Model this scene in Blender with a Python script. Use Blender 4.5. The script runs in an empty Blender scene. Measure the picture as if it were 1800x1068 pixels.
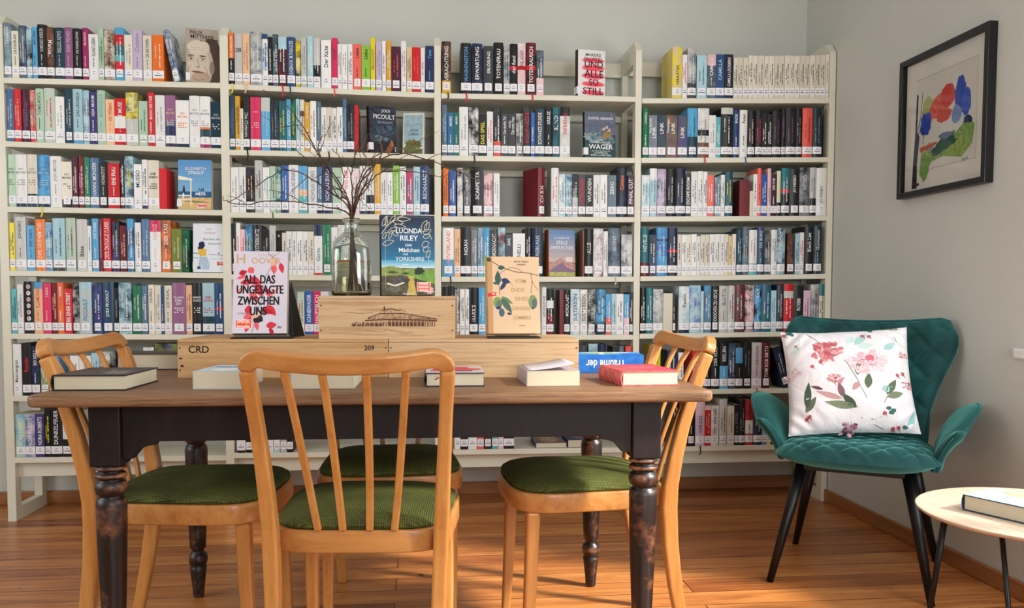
import bpy, bmesh, math, random
from math import sin, cos, pi, radians, sqrt, exp
from mathutils import Vector, Matrix
random.seed(7)
SC = bpy.context.scene
COL = SC.collection
# ------------------------------------------------------------------ camera
FPX, CY = 1500.0, 599.76
CAMP = Vector((1.71797, 0.0, 0.96098))
_y, _p, _r = 0.10815, 0.05389, 0.00217
F_ = Vector((sin(_y)*cos(_p), cos(_y)*cos(_p), -sin(_p)))
_rt = Vector((cos(_y), -sin(_y), 0)); _up = _rt.cross(F_)
R_ = _rt*cos(_r) + _up*sin(_r); U_ = _up*cos(_r) - _rt*sin(_r)
cd = bpy.data.cameras.new('camera'); cam = bpy.data.objects.new('camera', cd); COL.objects.link(cam)
cd.sensor_width = 36; cd.lens = 36*FPX/1800; cd.shift_y = (CY-534)/1800; cd.clip_start = .05
cam.matrix_world = Matrix(((R_.x, U_.x, -F_.x, CAMP.x), (R_.y, U_.y, -F_.y, CAMP.y), (R_.z, U_.z, -F_.z, CAMP.z), (0, 0, 0, 1)))
SC.camera = cam
SC.view_settings.view_transform = 'Standard'; SC.view_settings.look = 'None'
SC.view_settings.gamma = 1; SC.view_settings.use_curve_mapping = False
SC.view_settings.exposure = 0.27
# pixel of the 1800x1068 frame -> point on a plane of the room (only used to place real geometry)
def ray(u, v): return F_ + R_*((u-900)/FPX) - U_*((v-CY)/FPX)
def onZ(u, v, z): d = ray(u, v); return CAMP + d*((z-CAMP.z)/d.z)
def onY(u, v, Y): d = ray(u, v); return CAMP + d*((Y-CAMP.y)/d.y)
def onX(u, v, X): d = ray(u, v); return CAMP + d*((X-CAMP.x)/d.x)
# ------------------------------------------------------------------ room size, world and lights
XL, XR, YB, YF, ZC = -1.3, 3.619, 4.095, -2.0, 2.75       # walls left/right/back/behind camera, ceiling
W_REAR = (1.9, 3.3, .85, 2.25)       # window behind the camera: x0,x1,z0,z1
W_RIGHT = (.7, 2.3, .55, 2.25)      # window in the right wall: y0,y1,z0,z1
W_FILL = (.6, 2.4, 1.0, 2.3)         # unseen opening added in the left wall for ambient fill
wd = bpy.data.worlds.new('world'); SC.world = wd; wd.use_nodes = True
wn = wd.node_tree.nodes; wl = wd.node_tree.links
bg = wn['Background']; sky = wn.new('ShaderNodeTexSky'); sky.sky_type = 'HOSEK_WILKIE'
sky.sun_direction = Vector((.5, -.6, .6)).normalized()
wl.new(sky.outputs[0], bg.inputs[0]); bg.inputs[1].default_value = 1.2
def area(name, loc, direction, sx, sy, power, col=(1, 1, 1), spread=180):
    l = bpy.data.lights.new(name, 'AREA'); l.shape = 'RECTANGLE'; l.size = sx; l.size_y = sy
    l.energy = power; l.color = col; l.spread = radians(spread)
    o = bpy.data.objects.new(name, l); COL.objects.link(o); o.location = loc
    o.rotation_euler = Vector(direction).to_track_quat('-Z', 'Z').to_euler()
    return o
area('daylight_rear_window', ((W_REAR[0]+W_REAR[1])/2, YF+.03, (W_REAR[2]+W_REAR[3])/2), (0, 1, -.05), 1.3, 1.35, 58, (.95, .98, 1))
area('daylight_right_window', (XR-.03, (W_RIGHT[0]+W_RIGHT[1])/2, (W_RIGHT[2]+W_RIGHT[3])/2), (-1, .12, -.22), 1.6, 1.55, 36, (.97, .99, 1))
area('added_fill_left', (XL+.03, 1.5, 1.65), (1, .25, .0), 1.25, 1.7, 34, (.95, .98, 1))  # added lamp at the left wall, brightens the room as ambient fill
sl = bpy.data.lights.new('sun', 'SUN'); sl.energy = 6.5; sl.angle = radians(7); sl.color = (1, .94, .84)
so = bpy.data.objects.new('sun', sl); COL.objects.link(so); so.rotation_euler = Vector((-1.35, .75, -1.15)).to_track_quat('-Z', 'Z').to_euler()
# ------------------------------------------------------------------ colour + materials
def lin(c):
    c = c/255.0
    return c/12.92 if c <= .04045 else ((c+.055)/1.055)**2.4
def L3(c): return (lin(c[0]), lin(c[1]), lin(c[2]), 1)
PAL = {
 'w': ((232, 232, 230), 'white'), 'c': ((222, 216, 198), 'cream'), 'k': ((20, 20, 24), 'black'), 'n': ((26, 38, 80), 'navy'),
 'b': ((38, 92, 170), 'blue'), 's': ((84, 165, 212), 'sky blue'), 'l': ((168, 205, 216), 'pale blue'), 't': ((28, 105, 115), 'teal'),
 'q': ((88, 176, 182), 'turquoise'), 'g': ((36, 120, 84), 'green'), 'm': ((180, 208, 182), 'mint'), 'y': ((232, 214, 44), 'yellow'),
 'o': ((238, 120, 36), 'orange'), 'p': ((232, 184, 142), 'peach'), 'r': ((205, 28, 42), 'red'), 'd': ((112, 24, 36), 'maroon'),
 'f': ((214, 44, 92), 'crimson'), 'i': ((232, 190, 196), 'pale pink'), 'u': ((62, 52, 120), 'purple'), 'v': ((140, 88, 128), 'mauve'),
 'j': ((74, 24, 50), 'plum'), 'a': ((134, 136, 142), 'grey'), 'x': ((198, 198, 194), 'light grey'), 'e': ((62, 64, 70), 'dark grey'),
 'h': ((122, 78, 52), 'brown'), 'z': ((124, 136, 62), 'olive'), 'B': ((72, 108, 148), 'steel blue'), 'N': ((28, 66, 116), 'dark blue'),
 'T': ((24, 60, 78), 'dark teal'), 'G': ((140, 196, 70), 'lime'), 'M': ((222, 168, 52), 'mustard'), 'S': ((98, 116, 130), 'slate'),
 'L': ((196, 178, 206), 'lilac'), 'C': ((230, 96, 84), 'coral'), 'X': ((214, 190, 146), 'beige'), 'F': ((160, 36, 104), 'magenta')}
def rgb(k): return PAL[k][0] if isinstance(k, str) else k
def newmat(name, col=(200, 200, 200), rough=.5, spec=.5, metal=0, **kw):
    m = bpy.data.materials.new(name); m.use_nodes = True
    b = m.node_tree.nodes['Principled BSDF']
    b.inputs['Base Color'].default_value = L3(col); b.inputs['Roughness'].default_value = rough
    b.inputs['Specular IOR Level'].default_value = spec; b.inputs['Metallic'].default_value = metal
    for k, v in kw.items(): b.inputs[k.replace('_', ' ')].default_value = v
    return m
def nd(m, t): return m.node_tree.nodes.new(t)
def lk(m, a, b): m.node_tree.links.new(a, b)
def mathn(m, op, a, b=None, clamp=False):
    n = nd(m, 'ShaderNodeMath'); n.operation = op; n.use_clamp = clamp
    for i, s in enumerate((a, b)):
        if s is None: continue
        if isinstance(s, (int, float)): n.inputs[i].default_value = s
        else: lk(m, s, n.inputs[i])
    return n.outputs[0]
def coords(m, scale=(1, 1, 1), rnd=True, src='Object'):
    tc = nd(m, 'ShaderNodeTexCoord'); mp = nd(m, 'ShaderNodeMapping'); mp.inputs['Scale'].default_value = scale
    lk(m, tc.outputs[src], mp.inputs['Vector'])
    if rnd:
        oi = nd(m, 'ShaderNodeObjectInfo'); r = mathn(m, 'MULTIPLY', oi.outputs['Random'], 13.0)
        cb = nd(m, 'ShaderNodeCombineXYZ')
        for i in range(3): lk(m, r, cb.inputs[i])
        lk(m, cb.outputs[0], mp.inputs['Location'])
    return mp.outputs[0]
def noise(m, vec, scale, detail=3, rough=.5, dist=0):
    n = nd(m, 'ShaderNodeTexNoise'); n.inputs['Scale'].default_value = scale; n.inputs['Detail'].default_value = detail
    n.inputs['Roughness'].default_value = rough; n.inputs['Distortion'].default_value = dist
    lk(m, vec, n.inputs['Vector']); return n.outputs['Fac']
def ramp(m, fac, stops):
    r = nd(m, 'ShaderNodeValToRGB'); e = r.color_ramp.elements
    e[0].position, e[0].color = stops[0][0], L3(stops[0][1]); e[1].position, e[1].color = stops[-1][0], L3(stops[-1][1])
    for p, c in stops[1:-1]: el = e.new(p); el.color = L3(c)
    lk(m, fac, r.inputs[0]); return r.outputs[0]
def bump(m, h, strength=.3, dist=.002):
    b = nd(m, 'ShaderNodeBump'); b.inputs['Strength'].default_value = strength; b.inputs['Distance'].default_value = dist
    lk(m, h, b.inputs['Height']); lk(m, b.outputs[0], m.node_tree.nodes['Principled BSDF'].inputs['Normal'])
def base(m, out): lk(m, out, m.node_tree.nodes['Principled BSDF'].inputs['Base Color'])
def wood(name, stops, axis='x', rough=.45, fine=60, spec=.4, coat=0, stretch=14, bs=.15, wave=2.2):
    m = newmat(name, stops[0][1], rough, spec); s = [1, 1, 1]; ax = 'xyz'.index(axis)
    s = [1.0 if i == ax else float(stretch) for i in range(3)]
    v = coords(m, s)
    a = noise(m, v, wave, 4, .6, .4); b = noise(m, v, fine/6, 3, .7)
    fac = mathn(m, 'ADD', mathn(m, 'MULTIPLY', a, .72), mathn(m, 'MULTIPLY', b, .28))
    base(m, ramp(m, fac, stops)); bump(m, b, bs, .001)
    m.node_tree.nodes['Principled BSDF'].inputs['Coat Weight'].default_value = coat
    m.node_tree.nodes['Principled BSDF'].inputs['Coat Roughness'].default_value = .15
    return m
def colmat(name, rough=.4, coat=.0, blot=True, scale=38.0):
    # colours of the printed design come from the mesh's own face colours
    m = newmat(name, (255, 255, 255), rough, .3)
    a = nd(m, 'ShaderNodeVertexColor'); a.layer_name = 'Col'
    if blot:
        b = nd(m, 'ShaderNodeVertexColor'); b.layer_name = 'Col2'
        f = noise(m, coords(m, (1, 1, 1)), scale, 4, .65)
        f = mathn(m, 'MULTIPLY', mathn(m, 'SUBTRACT', f, .36), 4.2, True)
        mx = nd(m, 'ShaderNodeMix'); mx.data_type = 'RGBA'
        lk(m, f, mx.inputs[0]); lk(m, a.outputs[0], mx.inputs[6]); lk(m, b.outputs[0], mx.inputs[7])
        base(m, mx.outputs[2])
    else: base(m, a.outputs[0])
    p = m.node_tree.nodes['Principled BSDF']; p.inputs['Coat Weight'].default_value = coat; p.inputs['Coat Roughness'].default_value = .12
    return m
M = {}
M['cover'] = colmat('printed_book_cover', .42, .12, scale=22)
M['art'] = colmat('printed_artwork', .5, .0, blot=True, scale=60)
M['paper'] = newmat('book_pages', (222, 212, 188), .85, .2)
_v = coords(M['paper'], (1, 1, 1)); _pn = noise(M['paper'], _v, 6, 2)
base(M['paper'], ramp(M['paper'], _pn, [(.3, (208, 198, 174)), (.7, (196, 185, 160))]))
M['label'] = colmat('shelf_label_paper', .45, .1, blot=False)
M['white_paint'] = newmat('cream_white_lacquer', (222, 220, 202), .42, .4)
_v = coords(M['white_paint'], (1, 1, 1), False); base(M['white_paint'], ramp(M['white_paint'], noise(M['white_paint'], _v, 3, 3), [(.3, (226, 224, 207)), (.7, (216, 213, 194))]))
M['black_plastic'] = newmat('black_plastic', (18, 18, 18), .5)
M['metal_black'] = newmat('black_lacquered_metal', (16, 16, 18), .38, .5, .3)
M['oak'] = wood('brown_oak_tabletop', [(.28, (62, 42, 29)), (.42, (112, 80, 54)), (.52, (142, 106, 76)), (.62, (98, 68, 46)), (.75, (132, 98, 70))], 'x', .5, 120, .35, .0, 30, .3)
M['pine'] = wood('pale_pine_box', [(.25, (160, 120, 82)), (.42, (196, 160, 120)), (.52, (206, 174, 136)), (.62, (178, 140, 102)), (.75, (200, 166, 128))], 'x', .7, 60, .2, 0, 30, .1, 2.2)
M['pine2'] = wood('golden_pine_box', [(.25, (152, 108, 68)), (.42, (192, 150, 104)), (.52, (202, 164, 120)), (.62, (170, 126, 84)), (.75, (196, 156, 110))], 'x', .7, 60, .2, 0, 20, .1, 1.8)
M['beech'] = wood('varnished_beech', [(.25, (168, 104, 48)), (.5, (198, 136, 72)), (.78, (214, 158, 94))], 'z', .34, 120, .4, .2, 16, .05)
M['beechx'] = wood('varnished_beech_cross_grain', [(.25, (160, 98, 46)), (.5, (190, 130, 70)), (.78, (206, 150, 90))], 'x', .34, 120, .4, .2, 16, .05)
M['skirt'] = wood('oak_skirting', [(.25, (120, 72, 38)), (.5, (158, 104, 62)), (.78, (174, 120, 76))], 'x', .45, 90, .4, 0, 14)
M['skirty'] = wood('oak_skirting_side', [(.25, (120, 72, 38)), (.5, (158, 104, 62)), (.78, (174, 120, 76))], 'y', .45, 90, .4, 0, 14)
M['ctop'] = wood('pale_oak_veneer', [(.25, (170, 144, 120)), (.5, (200, 178, 156)), (.75, (210, 190, 168))], 'y', .45, 120, .4, 0, 18, .08)
def darkwood():
    m = newmat('dark_stained_wood', (40, 26, 24), .5, .3)
    v = coords(m, (1, 1, .35)); a = noise(m, v, 22, 5, .7); 
    c = ramp(m, a, [(.3, (22, 15, 15)), (.6, (32, 22, 21)), (.74, (46, 30, 26)), (.86, (110, 76, 54))])
    base(m, c); bump(m, a, .2, .001); return m
M['dark'] = darkwood()
def worn():
    m = newmat('worn_dark_turned_wood', (40, 26, 24), .4, .5)
    v = coords(m, (1, 1, 1)); a = noise(m, v, 14, 5, .7)
    g = nd(m, 'ShaderNodeNewGeometry'); pt = mathn(m, 'MULTIPLY', mathn(m, 'SUBTRACT', g.outputs['Pointiness'], .5), 4.5)
    f = mathn(m, 'ADD', a, pt, True)
    base(m, ramp(m, f, [(.3, (22, 15, 15)), (.63, (34, 22, 20)), (.72, (92, 56, 38)), (.88, (160, 110, 76))])); bump(m, a, .2, .001); return m
M['worn'] = worn()
def fabric(name, stops, weave=420, rough=.9, sheen=.3):
    m = newmat(name, stops[0][1], rough, .2, 0); v = coords(m, (1, 1, .02), False)
    vo = nd(m, 'ShaderNodeTexVoronoi'); vo.inputs['Scale'].default_value = weave/1.65; vo.inputs['Randomness'].default_value = .12
    lk(m, v, vo.inputs['Vector'])
    big = noise(m, v, 9, 2)
    f = mathn(m, 'ADD', mathn(m, 'MULTIPLY', vo.outputs['Distance'], .75), mathn(m, 'MULTIPLY', big, .3))
    base(m, ramp(m, f, stops)); bump(m, vo.outputs['Distance'], -.5, .002)
    m.node_tree.nodes['Principled BSDF'].inputs['Sheen Weight'].default_value = sheen
    return m
M['green_fabric'] = fabric('olive_green_woven_fabric', [(.2, (128, 130, 66)), (.40, (88, 92, 44)), (.66, (40, 44, 24))], 330, sheen=0)
def velvet():
    m = newmat('teal_velvet', (22, 84, 84), .72, .25)
    v = coords(m, (1, 1, 1), False); a = noise(m, v, 7, 4, .6, .6); b = noise(m, v, 420, 2)
    base(m, ramp(m, a, [(.3, (10, 48, 50)), (.55, (20, 70, 70)), (.75, (40, 98, 94))])); bump(m, b, .15, .001)
    p = m.node_tree.nodes['Principled BSDF']; p.inputs['Sheen Weight'].default_value = 1.0; p.inputs['Sheen Roughness'].default_value = .42
    p.inputs['Sheen Tint'].default_value = L3((120, 205, 196)); return m
M['velvet'] = velvet()
def plaster(name, a, b):
    m = newmat(name, a, .92, .15); v = coords(m, (1, 1, 1), False)
    base(m, ramp(m, noise(m, v, 1.3, 4), [(.3, a), (.7, b)])); bump(m, noise(m, v, 160, 3, .6), .25, .002); return m
M['wall'] = plaster('light_grey_plaster', (198, 200, 193), (206, 208, 201))
M['ceil'] = plaster('white_ceiling_plaster', (225, 225, 222), (230, 230, 227))
def floor():
    m = newmat('pine_floor_boards', (170, 90, 40), .3, .5)
    v = coords(m, (1, 1, 1), False)
    br = nd(m, 'ShaderNodeTexBrick'); br.offset = .37; br.offset_frequency = 2
    br.inputs['Scale'].default_value = 1; br.inputs['Brick Width'].default_value = 2.6; br.inputs['Row Height'].default_value = .115
    br.inputs['Mortar Size'].default_value = .002; br.inputs['Mortar Smooth'].default_value = .3; br.inputs['Bias'].default_value = 0
    br.inputs['Color1'].default_value = (0, 0, 0, 1); br.inputs['Color2'].default_value = (1, 1, 1, 1); br.inputs['Mortar'].default_value = (.5, .5, .5, 1)
    lk(m, v, br.inputs['Vector'])
    tc = nd(m, 'ShaderNodeMapping'); tc.inputs['Scale'].default_value = (1, 13, 1); lk(m, v, tc.inputs['Vector'])
    cb = nd(m, 'ShaderNodeVectorMath'); cb.operation = 'ADD'; lk(m, tc.outputs[0], cb.inputs[0])
    sc = nd(m, 'ShaderNodeVectorMath'); sc.operation = 'SCALE'; lk(m, br.outputs['Color'], sc.inputs[0]); sc.inputs['Scale'].default_value = 9
    lk(m, sc.outputs[0], cb.inputs[1])
    g1 = noise(m, cb.outputs[0], 2.2, 5, .62, .7); g2 = noise(m, cb.outputs[0], 16, 3, .7)
    kn = nd(m, 'ShaderNodeTexVoronoi'); kn.inputs['Scale'].default_value = 2.6; lk(m, tc.outputs[0], kn.inputs['Vector'])
    f = mathn(m, 'ADD', mathn(m, 'MULTIPLY', g1, .62), mathn(m, 'MULTIPLY', g2, .2))
    tone = nd(m, 'ShaderNodeSeparateColor'); lk(m, br.outputs['Color'], tone.inputs[0])
    f = mathn(m, 'ADD', f, mathn(m, 'MULTIPLY', tone.outputs[0], .24))
    c = ramp(m, f, [(.25, (84, 42, 22)), (.42, (146, 82, 40)), (.56, (184, 114, 58)), (.74, (214, 150, 84))])
    mx = nd(m, 'ShaderNodeMix'); mx.data_type = 'RGBA'; mx.inputs[7].default_value = L3((46, 20, 10))
    lk(m, br.outputs['Fac'], mx.inputs[0]); lk(m, c, mx.inputs[6])
    mk = nd(m, 'ShaderNodeMix'); mk.data_type = 'RGBA'; mk.inputs[7].default_value = L3((84, 36, 16))
    lk(m, mathn(m, 'MULTIPLY', mathn(m, 'SUBTRACT', .07, kn.outputs['Distance']), 12.0, True), mk.inputs[0]); lk(m, mx.outputs[2], mk.inputs[6])
    base(m, mk.outputs[2]); bump(m, mathn(m, 'SUBTRACT', mathn(m, 'MULTIPLY', g2, .2), br.outputs['Fac']), .25, .002)
    p = m.node_tree.nodes['Principled BSDF']
    lk(m, mathn(m, 'ADD', .2, mathn(m, 'MULTIPLY', g2, .22)), p.inputs['Roughness'])
    return m
M['floor'] = floor()
M['glass'] = newmat('clear_glass', (240, 246, 242), .02, .5); M['glass'].node_tree.nodes['Principled BSDF'].inputs['Transmission Weight'].default_value = 1
M['water'] = newmat('yellowed_vase_water', (246, 238, 212), .0, .5); M['water'].node_tree.nodes['Principled BSDF'].inputs['Transmission Weight'].default_value = 1
M['water'].node_tree.nodes['Principled BSDF'].inputs['IOR'].default_value = 1.33
M['pane'] = newmat('picture_glass', (250, 250, 250), .03, .12, IOR=1.18); M['pane'].node_tree.nodes['Principled BSDF'].inputs['Transmission Weight'].default_value = 1
M['twig'] = newmat('bare_twig_bark', (70, 48, 40), .8, .2)
_v = coords(M['twig']); base(M['twig'], ramp(M['twig'], noise(M['twig'], _v, 30, 3), [(.35, (44, 30, 28)), (.65, (112, 84, 66))]))
M['leaf'] = newmat('dry_brown_leaf', (150, 92, 60), .8, .2)
M['black_wood'] = newmat('black_lacquered_wood', (20, 22, 24), .38, .4)
M['white_plastic'] = newmat('white_plastic', (228, 228, 224), .4)
M['ribbon'] = colmat('ribbon_satin', .5, 0, blot=False)
M['screw'] = newmat('dull_screw_metal', (90, 80, 66), .4, .5, .8)
# ------------------------------------------------------------------ mesh collector
class G:
    def __init__(s): s.v = []; s.f = []; s.c = []; s.m = []; s.s = []
    def add(s, vs, fs, col=None, col2=None, mi=0, smooth=False, mx=None):
        o = len(s.v)
        for p in vs:
            p = Vector(p); s.v.append(mx @ p if mx is not None else p)
        c = rgb(col) if col is not None else (200, 200, 200); c2 = rgb(col2) if col2 is not None else c
        for f in fs: s.f.append([i+o for i in f]); s.c.append((c, c2)); s.m.append(mi); s.s.append(smooth)
        return s
    def box(s, x0, y0, z0, x1, y1, z1, **k):
        vs = [(x0, y0, z0), (x1, y0, z0), (x1, y1, z0), (x0, y1, z0), (x0, y0, z1), (x1, y0, z1), (x1, y1, z1), (x0, y1, z1)]
        return s.add(vs, [(0, 3, 2, 1), (4, 5, 6, 7), (0, 1, 5, 4), (1, 2, 6, 5), (2, 3, 7, 6), (3, 0, 4, 7)], **k)
    def prism(s, pts, z0, z1, **k):     # polygon in XY (ccw) extruded in Z
        n = len(pts); vs = [(p[0], p[1], z0) for p in pts]+[(p[0], p[1], z1) for p in pts]
        fs = [tuple(range(n-1, -1, -1)), tuple(range(n, 2*n))]+[(i, (i+1) % n, n+(i+1) % n, n+i) for i in range(n)]
        return s.add(vs, fs, **k)
    def lathe(s, prof, n=28, cap=True, **k):   # prof: (r,z) from bottom to top
        vs = []; fs = []
        for r, z in prof:
            for i in range(n): a = 2*pi*i/n; vs.append((r*cos(a), r*sin(a), z))
        for j in range(len(prof)-1):
            for i in range(n): fs.append((j*n+i, j*n+(i+1) % n, (j+1)*n+(i+1) % n, (j+1)*n+i))
        if cap: fs.append(tuple(range(n-1, -1, -1))); fs.append(tuple((len(prof)-1)*n+i for i in range(n)))
        k.setdefault('smooth', True); return s.add(vs, fs, **k)
    def tube(s, pts, rad, n=6, **k):
        pts = [Vector(p) for p in pts]; vs = []; fs = []; up = Vector((.13, .21, .97))
        for j, p in enumerate(pts):
            t = (pts[min(j+1, len(pts)-1)]-pts[max(j-1, 0)]).normalized()
            a = t.cross(up); 
            if a.length < .05: a = t.cross(Vector((1, 0, 0)))
            a.normalize(); b = t.cross(a); r = rad[j] if isinstance(rad, (list, tuple)) else rad
            for i in range(n): q = 2*pi*i/n; vs.append(p+a*(r*cos(q))+b*(r*sin(q)))
        for j in range(len(pts)-1):
            for i in range(n): fs.append((j*n+i, j*n+(i+1) % n, (j+1)*n+(i+1) % n, (j+1)*n+i))
        fs.append(tuple(range(n-1, -1, -1))); fs.append(tuple((len(pts)-1)*n+i for i in range(n)))
        k.setdefault('smooth', True); return s.add(vs, fs, **k)
    def bar(s, pts, sizes, ex=(1, 0, 0), **k):   # rectangular section sweep: width along ex, depth across
        pts = [Vector(p) for p in pts]; vs = []; fs = []
        for j, p in enumerate(pts):
            t = (pts[min(j+1, len(pts)-1)]-pts[max(j-1, 0)]).normalized()
            a = Vector(ex); a = (a-t*a.dot(t)).normalized(); b = t.cross(a).normalized()
            w, d = sizes[j] if isinstance(sizes, list) else sizes
            for sx, sy in ((-1, -1), (1, -1), (1, 1), (-1, 1)): vs.append(p+a*(w*.5*sx)+b*(d*.5*sy))
        for j in range(len(pts)-1):
            for i in range(4): fs.append((j*4+i, j*4+(i+1) % 4, (j+1)*4+(i+1) % 4, (j+1)*4+i))
        fs.append((3, 2, 1, 0)); e = (len(pts)-1)*4; fs.append((e, e+1, e+2, e+3))
        return s.add(vs, fs, **k)
    def grid(s, fn, nu, nv, **k):
        vs = [fn(i/nu, j/nv) for j in range(nv+1) for i in range(nu+1)]
        fs = [(j*(nu+1)+i, j*(nu+1)+i+1, (j+1)*(nu+1)+i+1, (j+1)*(nu+1)+i) for j in range(nv) for i in range(nu)]
        k.setdefault('smooth', True); return s.add(vs, fs, **k)
    def build(s, name, mats, parent=None, bevel=0, seg=2, sub=0, solid=0, fixn=True, loc=None, rot=None, recalc=False):
        me = bpy.data.meshes.new(name); me.from_pydata([tuple(v) for v in s.v], [], s.f)
        if not isinstance(mats, (list, tuple)): mats = [mats]
        for m in mats: me.materials.append(M[m] if isinstance(m, str) else m)
        me.polygons.foreach_set('material_index', s.m); me.polygons.foreach_set('use_smooth', s.s)
        if any((M[m] if isinstance(m, str) else m) in (M['cover'], M['art'], M['label'], M['ribbon'], M.get('pillow')) for m in mats):
            for idx, nm in ((0, 'Col'), (1, 'Col2')):
                at = me.color_attributes.new(nm, 'FLOAT_COLOR', 'CORNER'); arr = []
                for p, c in zip(s.f, s.c): arr += list(L3(c[idx]))*len(p)
                at.data.foreach_set('color', arr)
        me.update()
        if recalc:
            bm = bmesh.new(); bm.from_mesh(me); bmesh.ops.recalc_face_normals(bm, faces=bm.faces); bm.to_mesh(me); bm.free()
        o = bpy.data.objects.new(name, me); COL.objects.link(o)
        if parent is not None: o.parent = parent
        if loc is not None: o.location = loc
        if rot is not None: o.rotation_euler = rot
        if solid: md = o.modifiers.new('s', 'SOLIDIFY'); md.thickness = solid; md.offset = 0
        if bevel: md = o.modifiers.new('b', 'BEVEL'); md.width = bevel; md.segments = seg; md.limit_method = 'ANGLE'; md.angle_limit = radians(35); md.use_clamp_overlap = True
        if bevel: md.harden_normals = False
        if sub: md = o.modifiers.new('u', 'SUBSURF'); md.levels = sub; md.render_levels = sub
        return o
def thing(name, label, cat, loc=(0, 0, 0), rz=0, group=None, rot=None):
    o = bpy.data.objects.new(name, None); COL.objects.link(o); o.empty_display_size = .05
    o.location = loc; o.rotation_euler = rot if rot is not None else (0, 0, rz)
    o['label'] = label; o['category'] = cat
    if group: o['group'] = group
    return o
def tag(o, label, cat, group=None):
    o['label'] = label; o['category'] = cat
    if group: o['group'] = group
    return o
def struct(o): o['kind'] = 'structure'; return o
# ------------------------------------------------------------------ lettering (built-in font, converted once per string)
TX = {}
def prep(strings):
    obs = []
    for s in sorted(set(strings)):
        if not s or s in TX: continue
        cu = bpy.data.curves.new('t', 'FONT'); cu.body = s; cu.resolution_u = 2 if len(s) > 3 else 4; cu.align_x = 'CENTER'; cu.offset = .014
        o = bpy.data.objects.new('t', cu); COL.objects.link(o); obs.append((s, o))
    bpy.context.view_layer.update(); dg = bpy.context.evaluated_depsgraph_get()
    for s, o in obs:
        me = bpy.data.meshes.new_from_object(o.evaluated_get(dg))
        vs = [(v.co.x, v.co.y) for v in me.vertices]; fs = [list(p.vertices) for p in me.polygons]
        if not vs: TX[s] = None; bpy.data.meshes.remove(me); continue
        x0 = min(v[0] for v in vs); x1 = max(v[0] for v in vs); y0 = min(v[1] for v in vs); y1 = max(v[1] for v in vs)
        TX[s] = ([(v[0]-(x0+x1)/2, v[1]-(y0+y1)/2) for v in vs], fs, x1-x0, y1-y0)
        bpy.data.meshes.remove(me)
    for s, o in obs:
        c = o.data; bpy.data.objects.remove(o); bpy.data.curves.remove(c)
def glyphs(s, maxl, h, cond=.62):
    """points (x along the line, y across) of string fitted to length maxl and letter height h"""
    t = TX.get(s)
    if t is None: return [], [], 0
    vs, fs, w, hh = t; sy = h/max(hh, .01); sx = sy
    if w*sx > maxl:
        sx = maxl/w
        if sx < sy*cond: sy = sx/cond
    return [(v[0]*sx, v[1]*sy) for v in vs], fs, w*sx
# ------------------------------------------------------------------ the shelving unit: measured shelf heights
DY = 3.77684; BAYW = .90; SD = .27; ST = .023
FITZ = [1.84899, 1.58137, 1.31799, 1.05269, .79094, .53466, .27237]
SH = {(1, 1): (5, 136, 387, 145.5), (1, 2): (399, 147, 763, 162.8), (1, 3): (775, 163.4, 1119, 169.8), (1, 4): (1129, 172.4, 1460, 172.4),
 (2, 1): (4, 247.7, 390, 260.5), (2, 2): (404, 262.8, 764, 270.6), (2, 3): (776, 272.8, 1115, 277.2), (2, 4): (1128, 277, 1457, 275.9),
 (3, 1): (8, 362.7, 394, 368.9), (3, 2): (407, 372.8, 764, 377.5), (3, 3): (778, 379.8, 1116, 381.3), (3, 4): (1126, 380.3, 1454, 378.8),
 (4, 1): (15, 475, 397, 479.4), (4, 2): (410, 482, 766, 485), (4, 3): (778, 485.9, 1115, 485.9), (4, 4): (1124, 485.3, 1451, 481),
 (5, 1): (20, 586, 400, 588), (5, 2): (412, 588, 768, 588.5), (5, 3): (780, 588, 1114, 588), (5, 4): (1123, 586.3, 1448, 581.5),
 (6, 1): (23, 695.5, 402, 694), (6, 2): (414, 693.5, 770, 690), (6, 3): (782, 690, 1113, 686), (6, 4): (1122, 685.5, 1446, 681),
 (7, 1): (28, 804, 405, 800), (7, 2): (417, 796, 772, 792), (7, 3): (784, 790.5, 1112, 786), (7, 4): (1121, 786, 1444, 780)}
def shelfz(row, bay, X=None):
    u0, v0, u1, v1 = SH[(row, bay)]
    a = onY(u0, v0, DY); b = onY(u1, v1, DY)
    if X is None: return (a.z+b.z)/2
    return a.z+(b.z-a.z)*(X-a.x)/(b.x-a.x)
UPX = [0.0, .9, 1.8, 2.694, 3.6]
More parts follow.
